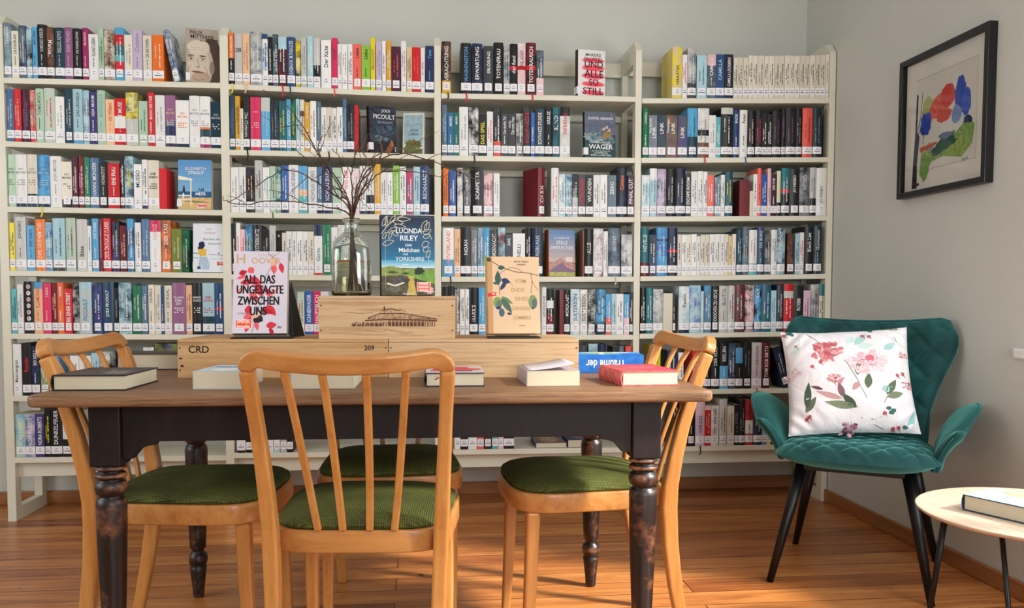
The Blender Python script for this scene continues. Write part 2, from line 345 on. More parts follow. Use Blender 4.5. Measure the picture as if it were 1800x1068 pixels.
def build_shelving():
    t = thing('bookcase', 'cream white library bookcase of four bays with seven shelves filled with books', 'bookcase', (1.8, DY, 0))
    ox, oy = 1.8, DY
    def loc(g, name, bevel=.0015): return g.build(name, 'white_paint', t, bevel=bevel)
    top = onY(1116, 90, DY).z
    for i, x in enumerate(UPX):
        w = .034 if i in (0, 1) else .028
        x0, x1 = x-w/2-ox, x+w/2-ox
        g = G()
        ht = onY([10, 390, 768, 1123, 1467][i], [42, 62, 80, 88, 92][i], DY).z
        d = .30
        # side frame: front post, rear post, top rail with bevelled corners, foot
        def plate(pts):
            n = len(pts); vs = [(x0, p[0], p[1]) for p in pts]+[(x1, p[0], p[1]) for p in pts]
            g.add(vs, [tuple(range(n)), tuple(range(2*n-1, n-1, -1))]+[(j, n+j, n+(j+1) % n, (j+1) % n) for j in range(n)])
        plate([(0, 0), (.052, 0), (.052, ht), (.0, ht-.0)])
        plate([(d-.045, .0), (d, .0), (d, ht), (d-.045, ht)])
        plate([(.0, ht), (.052, ht), (d-.045, ht), (d, ht), (d-.045, ht+.045), (.04, ht+.045)])
        plate([(.052, ht-.05), (d-.045, ht-.05), (d-.045, ht), (.052, ht)])
        plate([(.052, .0), (d-.045, .0), (d-.045, .055), (.052, .055)])
        loc(g, 'upright', .001)
    for b in range(1, 5):
        xa, xb = UPX[b-1]+.016, UPX[b]-.014
        for r in range(1, 8):
            za, zb = shelfz(r, b, xa), shelfz(r, b, xb)
            g = G(); y0, y1 = 0.0, SD
            vs = [(xa-ox, y0, za-ST), (xb-ox, y0, zb-ST), (xb-ox, y1, zb-ST), (xa-ox, y1, za-ST), (xa-ox, y0, za), (xb-ox, y0, zb), (xb-ox, y1, zb), (xa-ox, y1, za)]
            g.add(vs, [(0, 3, 2, 1), (4, 5, 6, 7), (0, 1, 5, 4), (1, 2, 6, 5), (2, 3, 7, 6), (3, 0, 4, 7)])
            loc(g, 'shelf')
            zr = (za+zb)/2+(.212 if r > 1 else .155)
            g = G(); g.box(xa-ox, SD+.004, zr, xb-ox, SD+.022, zr+.066 if r == 1 else zr+.028); loc(g, 'rear_rail', .001)
        z7 = (shelfz(7, b, xa)+shelfz(7, b, xb))/2
        g = G(); g.box(xa-ox, .035, z7-ST-.062, xb-ox, .053, z7-ST-.004); loc(g, 'base_rail', .001)
    return t
# ------------------------------------------------------------------ books standing on the shelves
# rows: key (row,bay), crop origin and scale of the measurements, then "x0 x1 top|colour|lettering|letter colour|options"
BK = {}
BK[(1, 1)] = (0, 30, 4.5, '''22 92 45|l/S|JOHN IRVING|w|t2:DIE MÖGLICHKEIT
97 152 108|c|DIE KAKERLAKE|e
156 211 68|n/S||x
214 256 85|k/l|AHAB|x
262 300 75|s|MEIN LEBEN|n
303 373 60|k|KAMINSKI KESSLER|x
376 434 80|k/h|*Mankell|w|dn big
440 515 85|T|DAISY SISTERS|x|dn
517 580 82|v|DER FEIND|L
585 648 90|k|DIE WEISSE LÖWIN|x
655 702 85|F|MARMOR|i
706 782 135|w|ISLAND LEBEN|e
785 824 90|m||g
828 910 95|c/h|DÜNEN DURCH|k
914 984 85|s||w|bd:r:.67:.87 bd:t:.48:.67 bd:q:.36:.48 bd:r:.19:.36
987 1050 138|c||a
1053 1128 100|L|Christine|a
1134 1203 145|c|DIE LEKTIONEN|e
1207 1297 140|o||w
1378 1422 100|w/B||N|tl:-12''')
BK[(2, 1)] = (0, 145, 4.5, '''8 54 85|w|MARIE|a
57 114 52|B||x
117 173 52|r||p
177 239 55|j||v
242 284 60|c/r||d
288 351 48|m|THOMAS MONTA|e
355 438 45|x/m||r
442 512 110|w||a
518 580 52|T||x
583 658 52|l|DAS LÄCHELN|e|lo:s:.06
661 710 62|S/l||w
713 771 75|u|ADA MUHM|w
774 837 62|m|MARGARITA|q
840 908 132|p|*Oh William!|r
910 1000 125|r|DIE MUSE|w|bd:w:.36:.62
1001 1096 80|N/y|LIZZIE|w|lo:x:.5
1100 1170 145|m||g
1174 1227 80|r|MOSAIK DER TAGE|w
1230 1307 100|w||a
1311 1390 100|v|JOJO MOYES|p|hz lo:n:.4 bd:B:.4:.5
1394 1498 140|w|JOJO MOYES|o|hz lo:T:.2
1502 1582 105|w|JOJO MOYES|a|hz
1585 1667 110|w|JOJO MOYES|a|hz lo:F:.07 bd:T:.2:.36 bd:o:.36:.4
1670 1752 152|T|JOJO MOYES|x|hz''')
BK[(3, 1)] = (0, 260, 4.5, '''35 128 50|m|JOJO MOYES|g|hz
131 218 52|w|JOJO MOYES|a|hz lo:T:.12
221 300 52|c|JOJO MOYES|a|hz lo:T:.25
303 396 55|b/s|JOJO MOYES|l|hz lo:T:.14 rb:y
400 490 65|w|JOJO MOYES|a
493 573 108|c|JOJO MOYES|e|hz lo:k:.18
577 622 70|j||i
625 668 68|d||i
672 712 72|g||m
716 785 78|B|HANNI MÜNZER|w|big
788 855 118|k|HONIGTOT|x
858 950 122|r|EINE FRAU|w
954 985 65|k||w
988 1058 65|n/l|*MUSSO|y|big
1061 1123 127|w|*MUSSO|T|big rb:k
1127 1170 92|w||e|lo:n:.2
1173 1260 97|c|DIE ERBEN|k|hz
1263 1320 160|r||r|ns plain''')
BK[(4, 1)] = (0, 375, 4.5, '''65 123 72|y||e
127 211 28|x|JONESBO|T
215 280 93|s|SWEET SORROW|n
284 359 45|o|*ZWEI AN EINEM TAG|w|big
362 416 70|b/l||w
424 520 38|l||T|lo:e:.08
526 602 35|x/m||e
611 692 45|x|*Böse|k|big
696 726 97|w||e
732 784 40|s|DIE FARBE|w
790 815 45|d||i|ns
820 881 40|r|DER DUNKLE FLUSS|w|big
884 949 62|u/k||x
955 1005 95|d||p
1009 1062 42|N/s||w
1070 1119 72|w||e
1123 1187 45|B||x
1190 1275 55|w|FERNE|i|hi:f:.78
1281 1357 55|h/o|DER TAG|w
1361 1441 120|z||c
1444 1496 125|k/g||x|ns''')
BK[(5, 1)] = (0, 485, 4.286, '''83 134 95|q||T
137 182 62|w||a
187 259 40|k|*WUNDER|w|circ
262 327 45|p|*FLAMINGO|r|hi:s:.87
329 391 55|f|Liebe|i
394 436 60|d||p
439 485 50|C/o|WARM|w
488 547 95|r|*BIS EINER STIRBT|w|big
553 601 60|x/k|*LISBOA|k|big
603 693 45|x/l|*PICOULT|B|big
707 771 65|B/u||w
775 860 45|T/N|JODI PICOULT|w|big
863 898 90|k||a
900 996 50|T/l||w
1002 1070 72|g||w
1073 1116 70|S/B||w
1120 1165 65|c|DIE PERLE|k
1168 1216 68|c||a
1218 1240 78|N||w
1243 1299 70|c|*DIE WAHL|k
1303 1402 52|v|KLANG DER ZEIT|w|hz
1405 1450 68|p|| h
1455 1525 52|k|MARIO PUZO|w|hz
1528 1619 52|l|DIE ALPEN|r|hz lo:T:.35
1622 1690 55|N||w|bd:r:.48:.52''')
BK[(6, 1)] = (0, 590, 4.286, '''103 168 62|w|*Mädchengrab|e|big
173 240 55|k|Rankin|r|big
244 304 75|k/n|SO SOLL|w
308 373 100|m/z||w
376 432 110|l/s||r
533 598 150|w||S
601 690 150|w|Sunrise|S
694 752 130|l||S
756 832 120|w/k||e
1085 1165 85|t/w||w
1172 1250 60|k/z||w
1253 1338 60|u/z||w''')
BK[(7, 1)] = (0, 700, 4.286, '''122 193 118|s/m|NORA ROBERTS|w|big
195 268 118|B/L|NORA ROBERTS|w|big
270 338 115|n/u|NORA ROBERTS|w|big
342 383 65|k||y
385 470 65|k|*DUNKELFEUER|w|big
475 546 60|w||e|lo:k:.35
550 612 100|w||e|lo:l:.1''')
BK[(1, 2)] = (380, 45, 4.5, '''80 143 55|k|DER NAMENLOSE|w|hi:o:.5 rb:y
147 209 65|x|*28|k|hz big
212 268 65|p||a|rb:p
273 363 50|S/x||w
366 410 65|s/w||N|hi:N:.9
413 447 88|k||w
450 492 68|k/S||w
495 560 90|d/k||w|hi:l:.75 rb:r
564 627 92|N|*KASBAHN IM PARADIES|w|big rb:T
630 668 118|k/y|*ZEITREISE|w|big
672 717 95|x||a
722 768 83|l||w
771 825 98|x|||lo:w:.2 bd:k:.2:.45
832 911 115|w|*Der Kalte|k|big
915 962 97|f|*FABEL|d|big rb:C
964 995 145|w||a
998 1040 148|w||a
1044 1080 145|w||e
1083 1150 145|C|Liebe|k
1152 1219 155|G|Liebe|k
1222 1259 95|y|*BRANDHOF|e|big
1265 1310 128|L||a
1314 1343 122|w||e
1347 1385 122|M||c
1388 1460 165|j||C
1464 1505 125|w||a
1509 1548 170|X||h
1550 1618 170|r||C
1621 1650 175|w||e
1656 1723 160|n|Tanz|s''')
BK[(2, 2)] = (380, 155, 4.5, '''102 150 60|T||B
153 191 62|M||k
193 217 160|c||e
219 267 70|k|*Die Oktaven|x|dn big rb:k
273 354 70|f|*Justin|i|hz
359 429 75|s||l|hi:x:.74
432 495 95|T/k||a|
499 555 100|t||y
558 594 88|s||w
596 631 90|g/k||y
634 662 85|l||B
665 699 90|c||e|bd:h:.68:.78
702 742 110|M|DIE GÄRTEN|w
746 794 102|w||h
797 830 105|S||l
833 875 150|w||k
877 916 150|c||e|rb:k
918 954 155|w||e
957 1002 150|w||e
1005 1033 85|B||l
1037 1091 128|k||a
1094 1125 135|r|||ns plain''')
BK[(3, 2)] = (380, 265, 4.5, '''118 182 130|w||a
184 237 128|w||e
241 304 130|e/k||p
308 369 75|x||e
373 425 130|w||q
428 472 122|m||e|rb:g
475 514 122|t/m||w
519 572 118|b||w|lo:n:.07
576 653 112|w|*NICHOLAS SPARKS|S|big
656 723 120|s||w|lo:q:.36 bd:p:.36:.5
730 798 127|w|*NICHOLAS SPARKS|a|big
800 841 127|B|||lo:n:.1
845 918 120|n|*NICHOLAS SPARKS|w|big
922 990 135|m||a
993 1070 128|w|WO DIE|C
1072 1134 140|i/w||a
1138 1186 120|w||e|lo:n:.06
1189 1251 122|w||e|lo:k:.4
1254 1301 105|M||c
1303 1350 168|w||S
1352 1398 170|w||S
1401 1450 118|G||w
1453 1504 125|w||e
1507 1558 155|f/v||w
1562 1613 125|l||N
1616 1684 118|N|*REINHARDT|w|big''')
BK[(4, 2)] = (380, 375, 4.5, '''130 158 78|k||w
161 193 75|w||r|lo:f:.4
195 231 125|i||f|lo:f:.5
234 290 87|s/N||y
295 362 90|k|*MARLENE STREERUWITZ|w|big
365 422 125|e/k||x
425 474 95|x||a
477 521 135|k|H|w
524 555 152|c||e
557 601 140|w||e
603 638 140|w||e
641 687 140|w||e
689 729 142|w||e
731 774 142|c||e
777 841 90|w|*Garou|B|big hi:n:.78 lo:r:.04
846 911 88|g||m
913 962 108|w||a
965 1040 90|x/w||a|ns''')
BK[(5, 2)] = (380, 485, 4.5, '''645 700 125|x/m||r
703 767 120|b|SCHNEEWASSER|w|big
770 826 120|f|*HAUPTBUCH|w|big
829 890 122|w||r''')
BK[(7, 2)] = (380, 740, 4.09, '''150 211 -112|w||e|lo:k:.05
214 273 -112|k||w
276 340 -105|x||e
343 411 -125|w||e
415 458 -112|w||e|lo:l:.1
461 507 -112|x||e
510 552 -112|k||w''')
BK[(1, 3)] = (760, 60, 4.737, '''68 156 62|k/h|*VERACHTUNG|w|big lo:M:.24 rb:k
238 324 75|k|*WASHINGTON|s|big rb:r
329 417 78|k/n|*ERWARTUNG|w|big
424 507 100|e|*ERLÖSUNG|w|big
511 590 70|k|*TOTENFRAU|w|big
594 643 92|S/x||T
646 706 80|k|*der fund|w|big bd:r:.48:.56
710 774 78|w/i|*BÖSLAND|k|big bd:r:.48:.56
780 862 72|k/d|*TOTENRAUSCH|w|big bd:r:.48:.56 rb:r
866 927 133|k/S||w|lo:i:.38''')
BK[(2, 3)] = (760, 170, 4.737, '''77 123 68|B/S||l
127 178 130|b/t|MORD|w
180 222 130|t/g|MORD|w
225 299 85|w||a
303 383 88|w/k||e|rb:k
386 451 140|k|*DAS SPIEL|y|big
455 505 122|w||r
510 571 82|e/k||w|lo:C:.3
574 628 140|e|*Das dunkle Tal|w
631 693 140|e|*Die rote Frau|w|t2:ALEX
696 754 140|x/e||w
757 816 90|e/k|*SCHWARZER|r|big
820 851 130|b||w
854 932 105|e/T|*SCHWARZE STUNDE|w|big
936 998 88|k|KREUZ|w
1002 1057 92|T/t|*BLIND|w|big
1061 1145 85|x/w|*INFERNO|r|big hi:k:.82''')
BK[(3, 3)] = (760, 280, 4.737, '''90 134 72|o||e
140 194 92|b||w
208 254 72|k/w||w
260 319 115|k/a|COURT|w
323 425 65|k|*SCARPETTA|w|big
429 503 115|d/i||w
510 560 115|w||a|lo:x:.2
875 940 70|d|*ICH BIN|w|yaw:24 dp:.13 big
990 1050 72|w||r
1054 1104 122|l/w||S
1107 1163 125|N/l||w
1167 1211 120|k||w|lo:x:.45
1215 1274 125|e|*ACHTSAM MORDEN|r|big
1278 1337 128|k|*WUNDEN|w|big
1340 1394 130|w||e
1397 1456 128|w||e
1461 1529 132|S|*ZERO|w|big
1532 1618 68|n/k|*Celsius|o|big
1624 1680 132|k/j|*FINAL CUT|w|big''')
BK[(4, 3)] = (760, 385, 4.737, '''88 179 72|w|*WINTERLAND|o|big lo:s:.35 rb:k
183 234 82|p|| h
237 321 65|k|*NOAH|w|big
325 375 90|a||w
379 426 75|B/l||w|lo:s:.25
428 476 72|s||w|lo:G:.4
480 543 92|e|*SOMMERNACHT|w|big
546 606 70|k/l|FITZEK|r
609 667 128|n/k|DAS|w
670 771 118|w|*NELLI|T|big
775 823 72|k||w
828 917 72|n/k|*DIE REBLAUS|l|big
1250 1265 90|h|||ns plain
1268 1334 78|k|ALLE|w|big
1339 1418 78|v/w||w
1422 1461 100|w||a|ns
1464 1562 75|n/S|*SILENT|x|big rb:x
1573 1664 128|S/x||w''')
BK[(5, 3)] = (760, 485, 4.737, '''90 134 88|k||w
137 182 85|k||w
187 226 90|k/x||w
230 270 108|w||e
273 307 108|w||e
312 377 95|k|*HARRIS|w|big
386 441 95|s||w
912 948 92|w|*HONGKONG|k|big
951 1009 108|k||w|bd:w:.58:.75 lo:d:.45
1060 1095 115|d|||ns plain
1098 1142 112|k|*MORDLAST|w|big
1149 1226 108|l/w|*SUSTERSON|N|big
1230 1290 112|w/x|*SUSTERSON|k|big
1296 1359 110|x/k|*NORTHERN|k|big
1363 1441 110|s/k||w
1445 1487 150|s||w|lo:C:.42
1491 1529 148|l||e
1531 1590 148|w||k
1594 1638 152|s||w|lo:i:.42
1642 1671 135|k||w''')
BK[(6, 3)] = (760, 590, 4.737, '''1226 1287 78|e||C
1299 1374 65|B/l||w
1379 1442 68|n||w
1500 1552 88|k||w
1555 1592 85|S||w
1606 1658 85|C||w''')
BK[(7, 3)] = (760, 740, 4.737, '''187 232 -125|w||e
234 298 -140|k||w
300 370 -125|w||e
374 428 -140|C||w
430 496 -125|k||w
498 546 -125|q||w
548 593 -130|i||e
596 681 -125|k||w''')
BK[(1, 4)] = (1110, 70, 4.737, '''338 420 60|X/y|*VERRÄTER|k|big dp:.17
424 462 122|w||f
465 536 68|S/x||w|lo:e:.3
543 625 128|l||k
628 700 122|e/S|*CAMILLA|w|hi:i:.75
702 770 120|N|*CAMILLA|l|big
773 843 120|n/k|*CAMILLA LÄCKBERG|w|big
848 884 148|c||e
887 926 145|c||e
928 968 147|c||e
971 1008 128|c||e
1010 1051 132|c||e
1054 1102 130|c||e
1104 1141 135|c||e
1143 1188 133|c||e
1190 1230 132|c||e
1232 1271 130|c||e
1273 1316 130|c||e
1318 1356 132|c||e
1358 1397 133|c||e
1399 1441 132|c||e
1443 1482 132|c||e
1484 1525 128|c||e
1527 1569 127|c||e
1572 1613 124|c||e
1616 1656 120|c||e''')
BK[(2, 4)] = (1110, 175, 4.737, '''92 139 70|g|*LINDELL|w
143 212 130|S/a|*LINK|w|big t2:Die Schuld
215 283 132|n/T|*LINK|w|big
287 380 130|e/h|*LINK|w|big t2:Schweigen
384 462 130|u/e|*LINK|w|big
464 546 72|s||T|lo:T:.42
550 642 72|x/w||a|bd:k:.44:.56 lo:h:.3 rb:r
644 700 130|w||a|
703 740 145|q||w
742 840 68|k||w|hi:x:.87
843 895 88|N|ENDE|w
899 962 85|w|Peter|k|rb:b
965 1024 95|k||i
1028 1085 90|k||f
1087 1129 120|k||w
1131 1167 120|k||w
1170 1243 92|k||v
1246 1279 72|k||v
1281 1360 70|k||v
1364 1415 72|k||a
1420 1502 70|C||d
1505 1580 70|k/T||a''')
BK[(3, 4)] = (1110, 280, 4.737, '''82 148 130|w/l||S
151 210 75|l||S|hi:w:.75
213 286 80|S/L||w
289 360 78|k||x
364 445 75|n/k||w
450 492 125|e/k|*ESCAPE ROOM|w|big
495 547 102|w||e
549 594 98|w||e
596 630 102|w||e
632 685 130|C||w
690 740 148|l/S||w
743 775 128|w||e
777 839 100|t/T||y
897 978 170|d|||ns plain
983 1012 262|c|||ns plain
1014 1046 122|w||e
1048 1079 72|C||d
1082 1127 122|b||w
1129 1157 75|i||e
1159 1207 125|j/k|SEKTOR|w
1209 1240 95|c||y|lo:k:.3
1244 1310 72|t||w|bd:r:.48:.56 lo:k:.46
1312 1394 78|k|*JO NESBO|w|big
1396 1477 68|k/a|*NESBO|x|big
1480 1533 68|x||e|lo:k:.36
1536 1627 72|w|*JO NESBO|e|big''')
BK[(4, 4)] = (1110, 385, 4.737, '''70 142 70|t|*NEVELE|w|big lo:d:.28
146 206 130|N/k||w
208 296 70|b/s||w|bd:n:.72:.76
299 379 70|k/n||w|bd:r:.49:.54
382 414 128|c||e
416 456 130|w||e
458 497 128|c||e
499 541 125|w||e
543 571 142|w||e
573 610 130|c||e
612 647 128|c||e
649 692 126|w||e
694 737 124|w||e
739 772 124|w||e
774 805 125|c||e
807 837 140|X||h
839 869 124|c||e
872 917 92|T||l
920 972 62|e/S||x
975 1041 90|w||v|lo:q:.25
1044 1101 68|u/T|*DIE BURG|l
1105 1157 125|k/a||x
1160 1208 88|w||e
1210 1275 75|n/l|HECHT|w
1296 1346 120|h/k||v
1360 1397 122|l||T
1400 1433 110|w||r
1436 1508 60|k|*Black List|w|big
1513 1578 58|k/T|*Gunmaster|x''')
BK[(5, 4)] = (1110, 485, 4.737, '''68 117 100|k||w
120 177 98|t||w
180 260 110|S/x|ELAS|w
263 341 143|c|||ns plain
344 364 150|k||w
392 479 85|l/w|*Rankin|k|big lo:n:.2
482 573 78|b/l||i
576 600 125|l||w
603 661 78|s/S||w
665 723 82|k|*KNOCHEN ZU ASCHE|w|big
726 799 80|x|*BLUTIG|e
802 855 78|x||d
858 937 72|e/d||w
942 1016 75|k/i||w
1020 1075 72|k/s|KALT|w
1078 1156 68|N/t||w
1159 1202 120|l||B
1205 1259 75|e/T||x
1264 1343 65|r||w|bd:x:.7:.85
1346 1427 80|k|*ROBB|w|big
1430 1486 120|L/i||F
1489 1553 70|x/a||k
1558 1605 65|c||e|hi:t:.75''')
BK[(6, 4)] = (1110, 590, 4.737, '''155 240 75|y||k
298 378 120|n||w
390 432 140|w||e
505 542 100|r||w
545 596 70|k||w
599 658 60|k|*BLUTSPUR|w
663 728 58|k|*DER KULT|w
733 803 60|k|*SEELEN|w|lo:s:.5
806 862 60|S/n||w
865 924 60|k|*Kalter|a|bd:s:.56:.9
928 995 55|k||a
999 1082 55|L/x|*KARIN SLAUGHTER|d|rb:r
1086 1150 55|k/d|*TOM ROB SMITH|w|big
1262 1326 85|k/n||x|tl:-17
1342 1385 60|k||w
1388 1430 60|e||w''')
BK[(7, 4)] = (1110, 690, 4.737, '''345 388 50|k||w
392 462 50|k/d|*VARGAS|w
465 527 45|k|*VARGAS|w
530 607 55|i/L|*VARGAS|d|big rb:k
611 661 110|r||p|hi:i:.9
663 725 108|x/w|*VARGAS|e
729 793 52|x||e
796 853 110|c||h
856 891 100|k||a
893 942 60|k||a
945 1011 60|d/r|Wasser|k|bd:w:.25:.55
1014 1084 55|n/k||x
1087 1125 95|B/l||w
1127 1157 110|X/y||w
1160 1200 60|k||w''')
ROWN = ['', 'top', 'second', 'third', 'fourth', 'fifth', 'sixth', 'bottom']
BAYN = ['', 'leftmost', 'second', 'third', 'rightmost']
ORD = ['', 'first', 'second', 'third', 'fourth', 'fifth', 'sixth', 'seventh', 'eighth', 'ninth', 'tenth', 'eleventh', 'twelfth', 'thirteenth', 'fourteenth', 'fifteenth', 'sixteenth', 'seventeenth', 'eighteenth', 'nineteenth', 'twentieth', 'twenty-first', 'twenty-second', 'twenty-third', 'twenty-fourth', 'twenty-fifth', 'twenty-sixth', 'twenty-seventh', 'twenty-eighth', 'twenty-ninth', 'thirtieth', 'thirty-first']
def parse_books():
    out = []
    for (row, bay), (x0, y0, sc, txt) in sorted(BK.items()):
        lst = []
        for ln in txt.strip().split('\n'):
            p = (ln.split('|')+['']*5)[:5]; a = [float(q) for q in p[0].split()]
            cs = p[1].strip().split('/'); o = {}
            opt = p[4].strip().replace('t2:Die Schuld', 't2:Die_Schuld').replace('t2:DIE MÖGLICHKEIT', 't2:DIE_MÖGLICHKEIT')
            o['bands'] = []
            for w in opt.split():
                q = w.split(':')
                if q[0] == 'lo': o['bands'].append((0, float(q[2]), q[1]))
                elif q[0] == 'hi': o['bands'].append((float(q[2]), 1, q[1]))
                elif q[0] == 'bd': o['bands'].append((float(q[2]), float(q[3]), q[1]))
                elif q[0] in ('rb', 'tl', 'yaw', 'dp', 't2'): o[q[0]] = q[1].replace('_', ' ')
                else: o[q[0]] = 1
            t = p[2].strip(); star = t.startswith('*'); t = t.lstrip('*')
            ul, ur = x0+a[0]/sc, x0+a[1]/sc; vt = y0+a[2]/sc
            lst.append(dict(row=row, bay=bay, u0=ul, u1=ur, vt=vt, c=cs[0], c2=cs[-1], text=t, star=star, tc=(p[3].strip() or 'w'), o=o))
        # world extents
        for b in lst:
            vz = SH[(row, bay)]; um = (b['u0']+b['u1'])/2; vm = vz[1]+(vz[3]-vz[1])*(um-vz[0])/(vz[2]-vz[0])
            b['X0'] = onY(b['u0'], vm, DY+.006).x; b['X1'] = onY(b['u1'], vm, DY+.006).x
            b['z'] = max(shelfz(row, bay, b['X0']), shelfz(row, bay, b['X1']))+.0006
            b['h'] = onY(um, b['vt'], DY+.006).z-b['z']
        for i in range(len(lst)-1):
            if lst[i]['X1'] > lst[i+1]['X0']-.0008: lst[i]['X1'] = lst[i+1]['X0']-.0008
        xa, xb = UPX[bay-1]+.019, UPX[bay]-.016
        if lst[0]['X0'] < xa: lst[0]['X0'] = xa
        if lst[-1]['X1'] > xb: lst[-1]['X1'] = xb
        for i, b in enumerate(lst): b['i'] = i+1; b['n'] = len(lst)
        out += lst
    return out
def describe(b):
    c, c2 = PAL[b['c']][1], PAL[b['c2']][1]; s = c if c == c2 else c+' and '+c2
    if b['text'] and b['star'] and not any(x in b['text'].upper() for x in ('SPARKS', 'NESBO', 'VARGAS', 'MUSSO', 'MANKELL', 'PICOULT', 'RANKIN', 'ROBB', 'HARRIS', 'STREERUWITZ', 'CAMILLA', 'SLAUGHTER', 'SMITH', 'LINK', 'REINHARDT', 'LINDELL')):
        return s+' book lettered '+b['text'], c
    s += ' book'
    bd = b['o']['bands']
    if bd:
        f0, f1, k = bd[0]; s += ' with '+PAL[k][1]+(' foot' if f0 == 0 else ' top' if f1 == 1 else ' band')
    return s, c
def wc(s): return len(s.split())
def make_labels(books):
    seen = set()
    byrow = {}
    for b in books: byrow.setdefault((b['row'], b['bay']), []).append(b)
    for key, lst in byrow.items():
        place = '%s shelf, %s bay' % (ROWN[key[0]], BAYN[key[1]])
        desc = [describe(b) for b in lst]
        for i, b in enumerate(lst):
            d, c = desc[i]
            L = desc[i-1][1] if i else None; R = desc[i+1][1] if i < len(lst)-1 else None
            sig = lambda j: (desc[j][0], desc[j-1][1] if j else None, desc[j+1][1] if j < len(lst)-1 else None)
            same = [j for j in range(len(lst)) if desc[j][0] == d]
            cand = []
            if len(same) == 1: 
                if L and R: cand.append('%s between %s and %s, %s' % (d, L, R, place))
                cand.append('%s, %s' % (d, place))
            elif sum(1 for j in range(len(lst)) if sig(j) == sig(i)) == 1:
                if L and R: cand.append('%s between %s and %s, %s' % (d, L, R, place))
                elif R: cand.append('%s at left end of %s' % (d, place))
                else: cand.append('%s at right end of %s' % (d, place))
            k, side = (i+1, 'left') if i+1 <= (len(lst)+1)//2 else (len(lst)-i, 'right')
            cand.append('%s, %s from %s on %s' % (d, ORD[k], side, place))
            cand.append('%s book, %s from %s on %s' % (c, ORD[k], side, place))
            if b['o'].get('tl'): cand.insert(0, 'leaning %s, %s' % (d, place))
            for s in cand:
                if wc(s) <= 16 and s not in seen: break
            seen.add(s); b['label'] = s
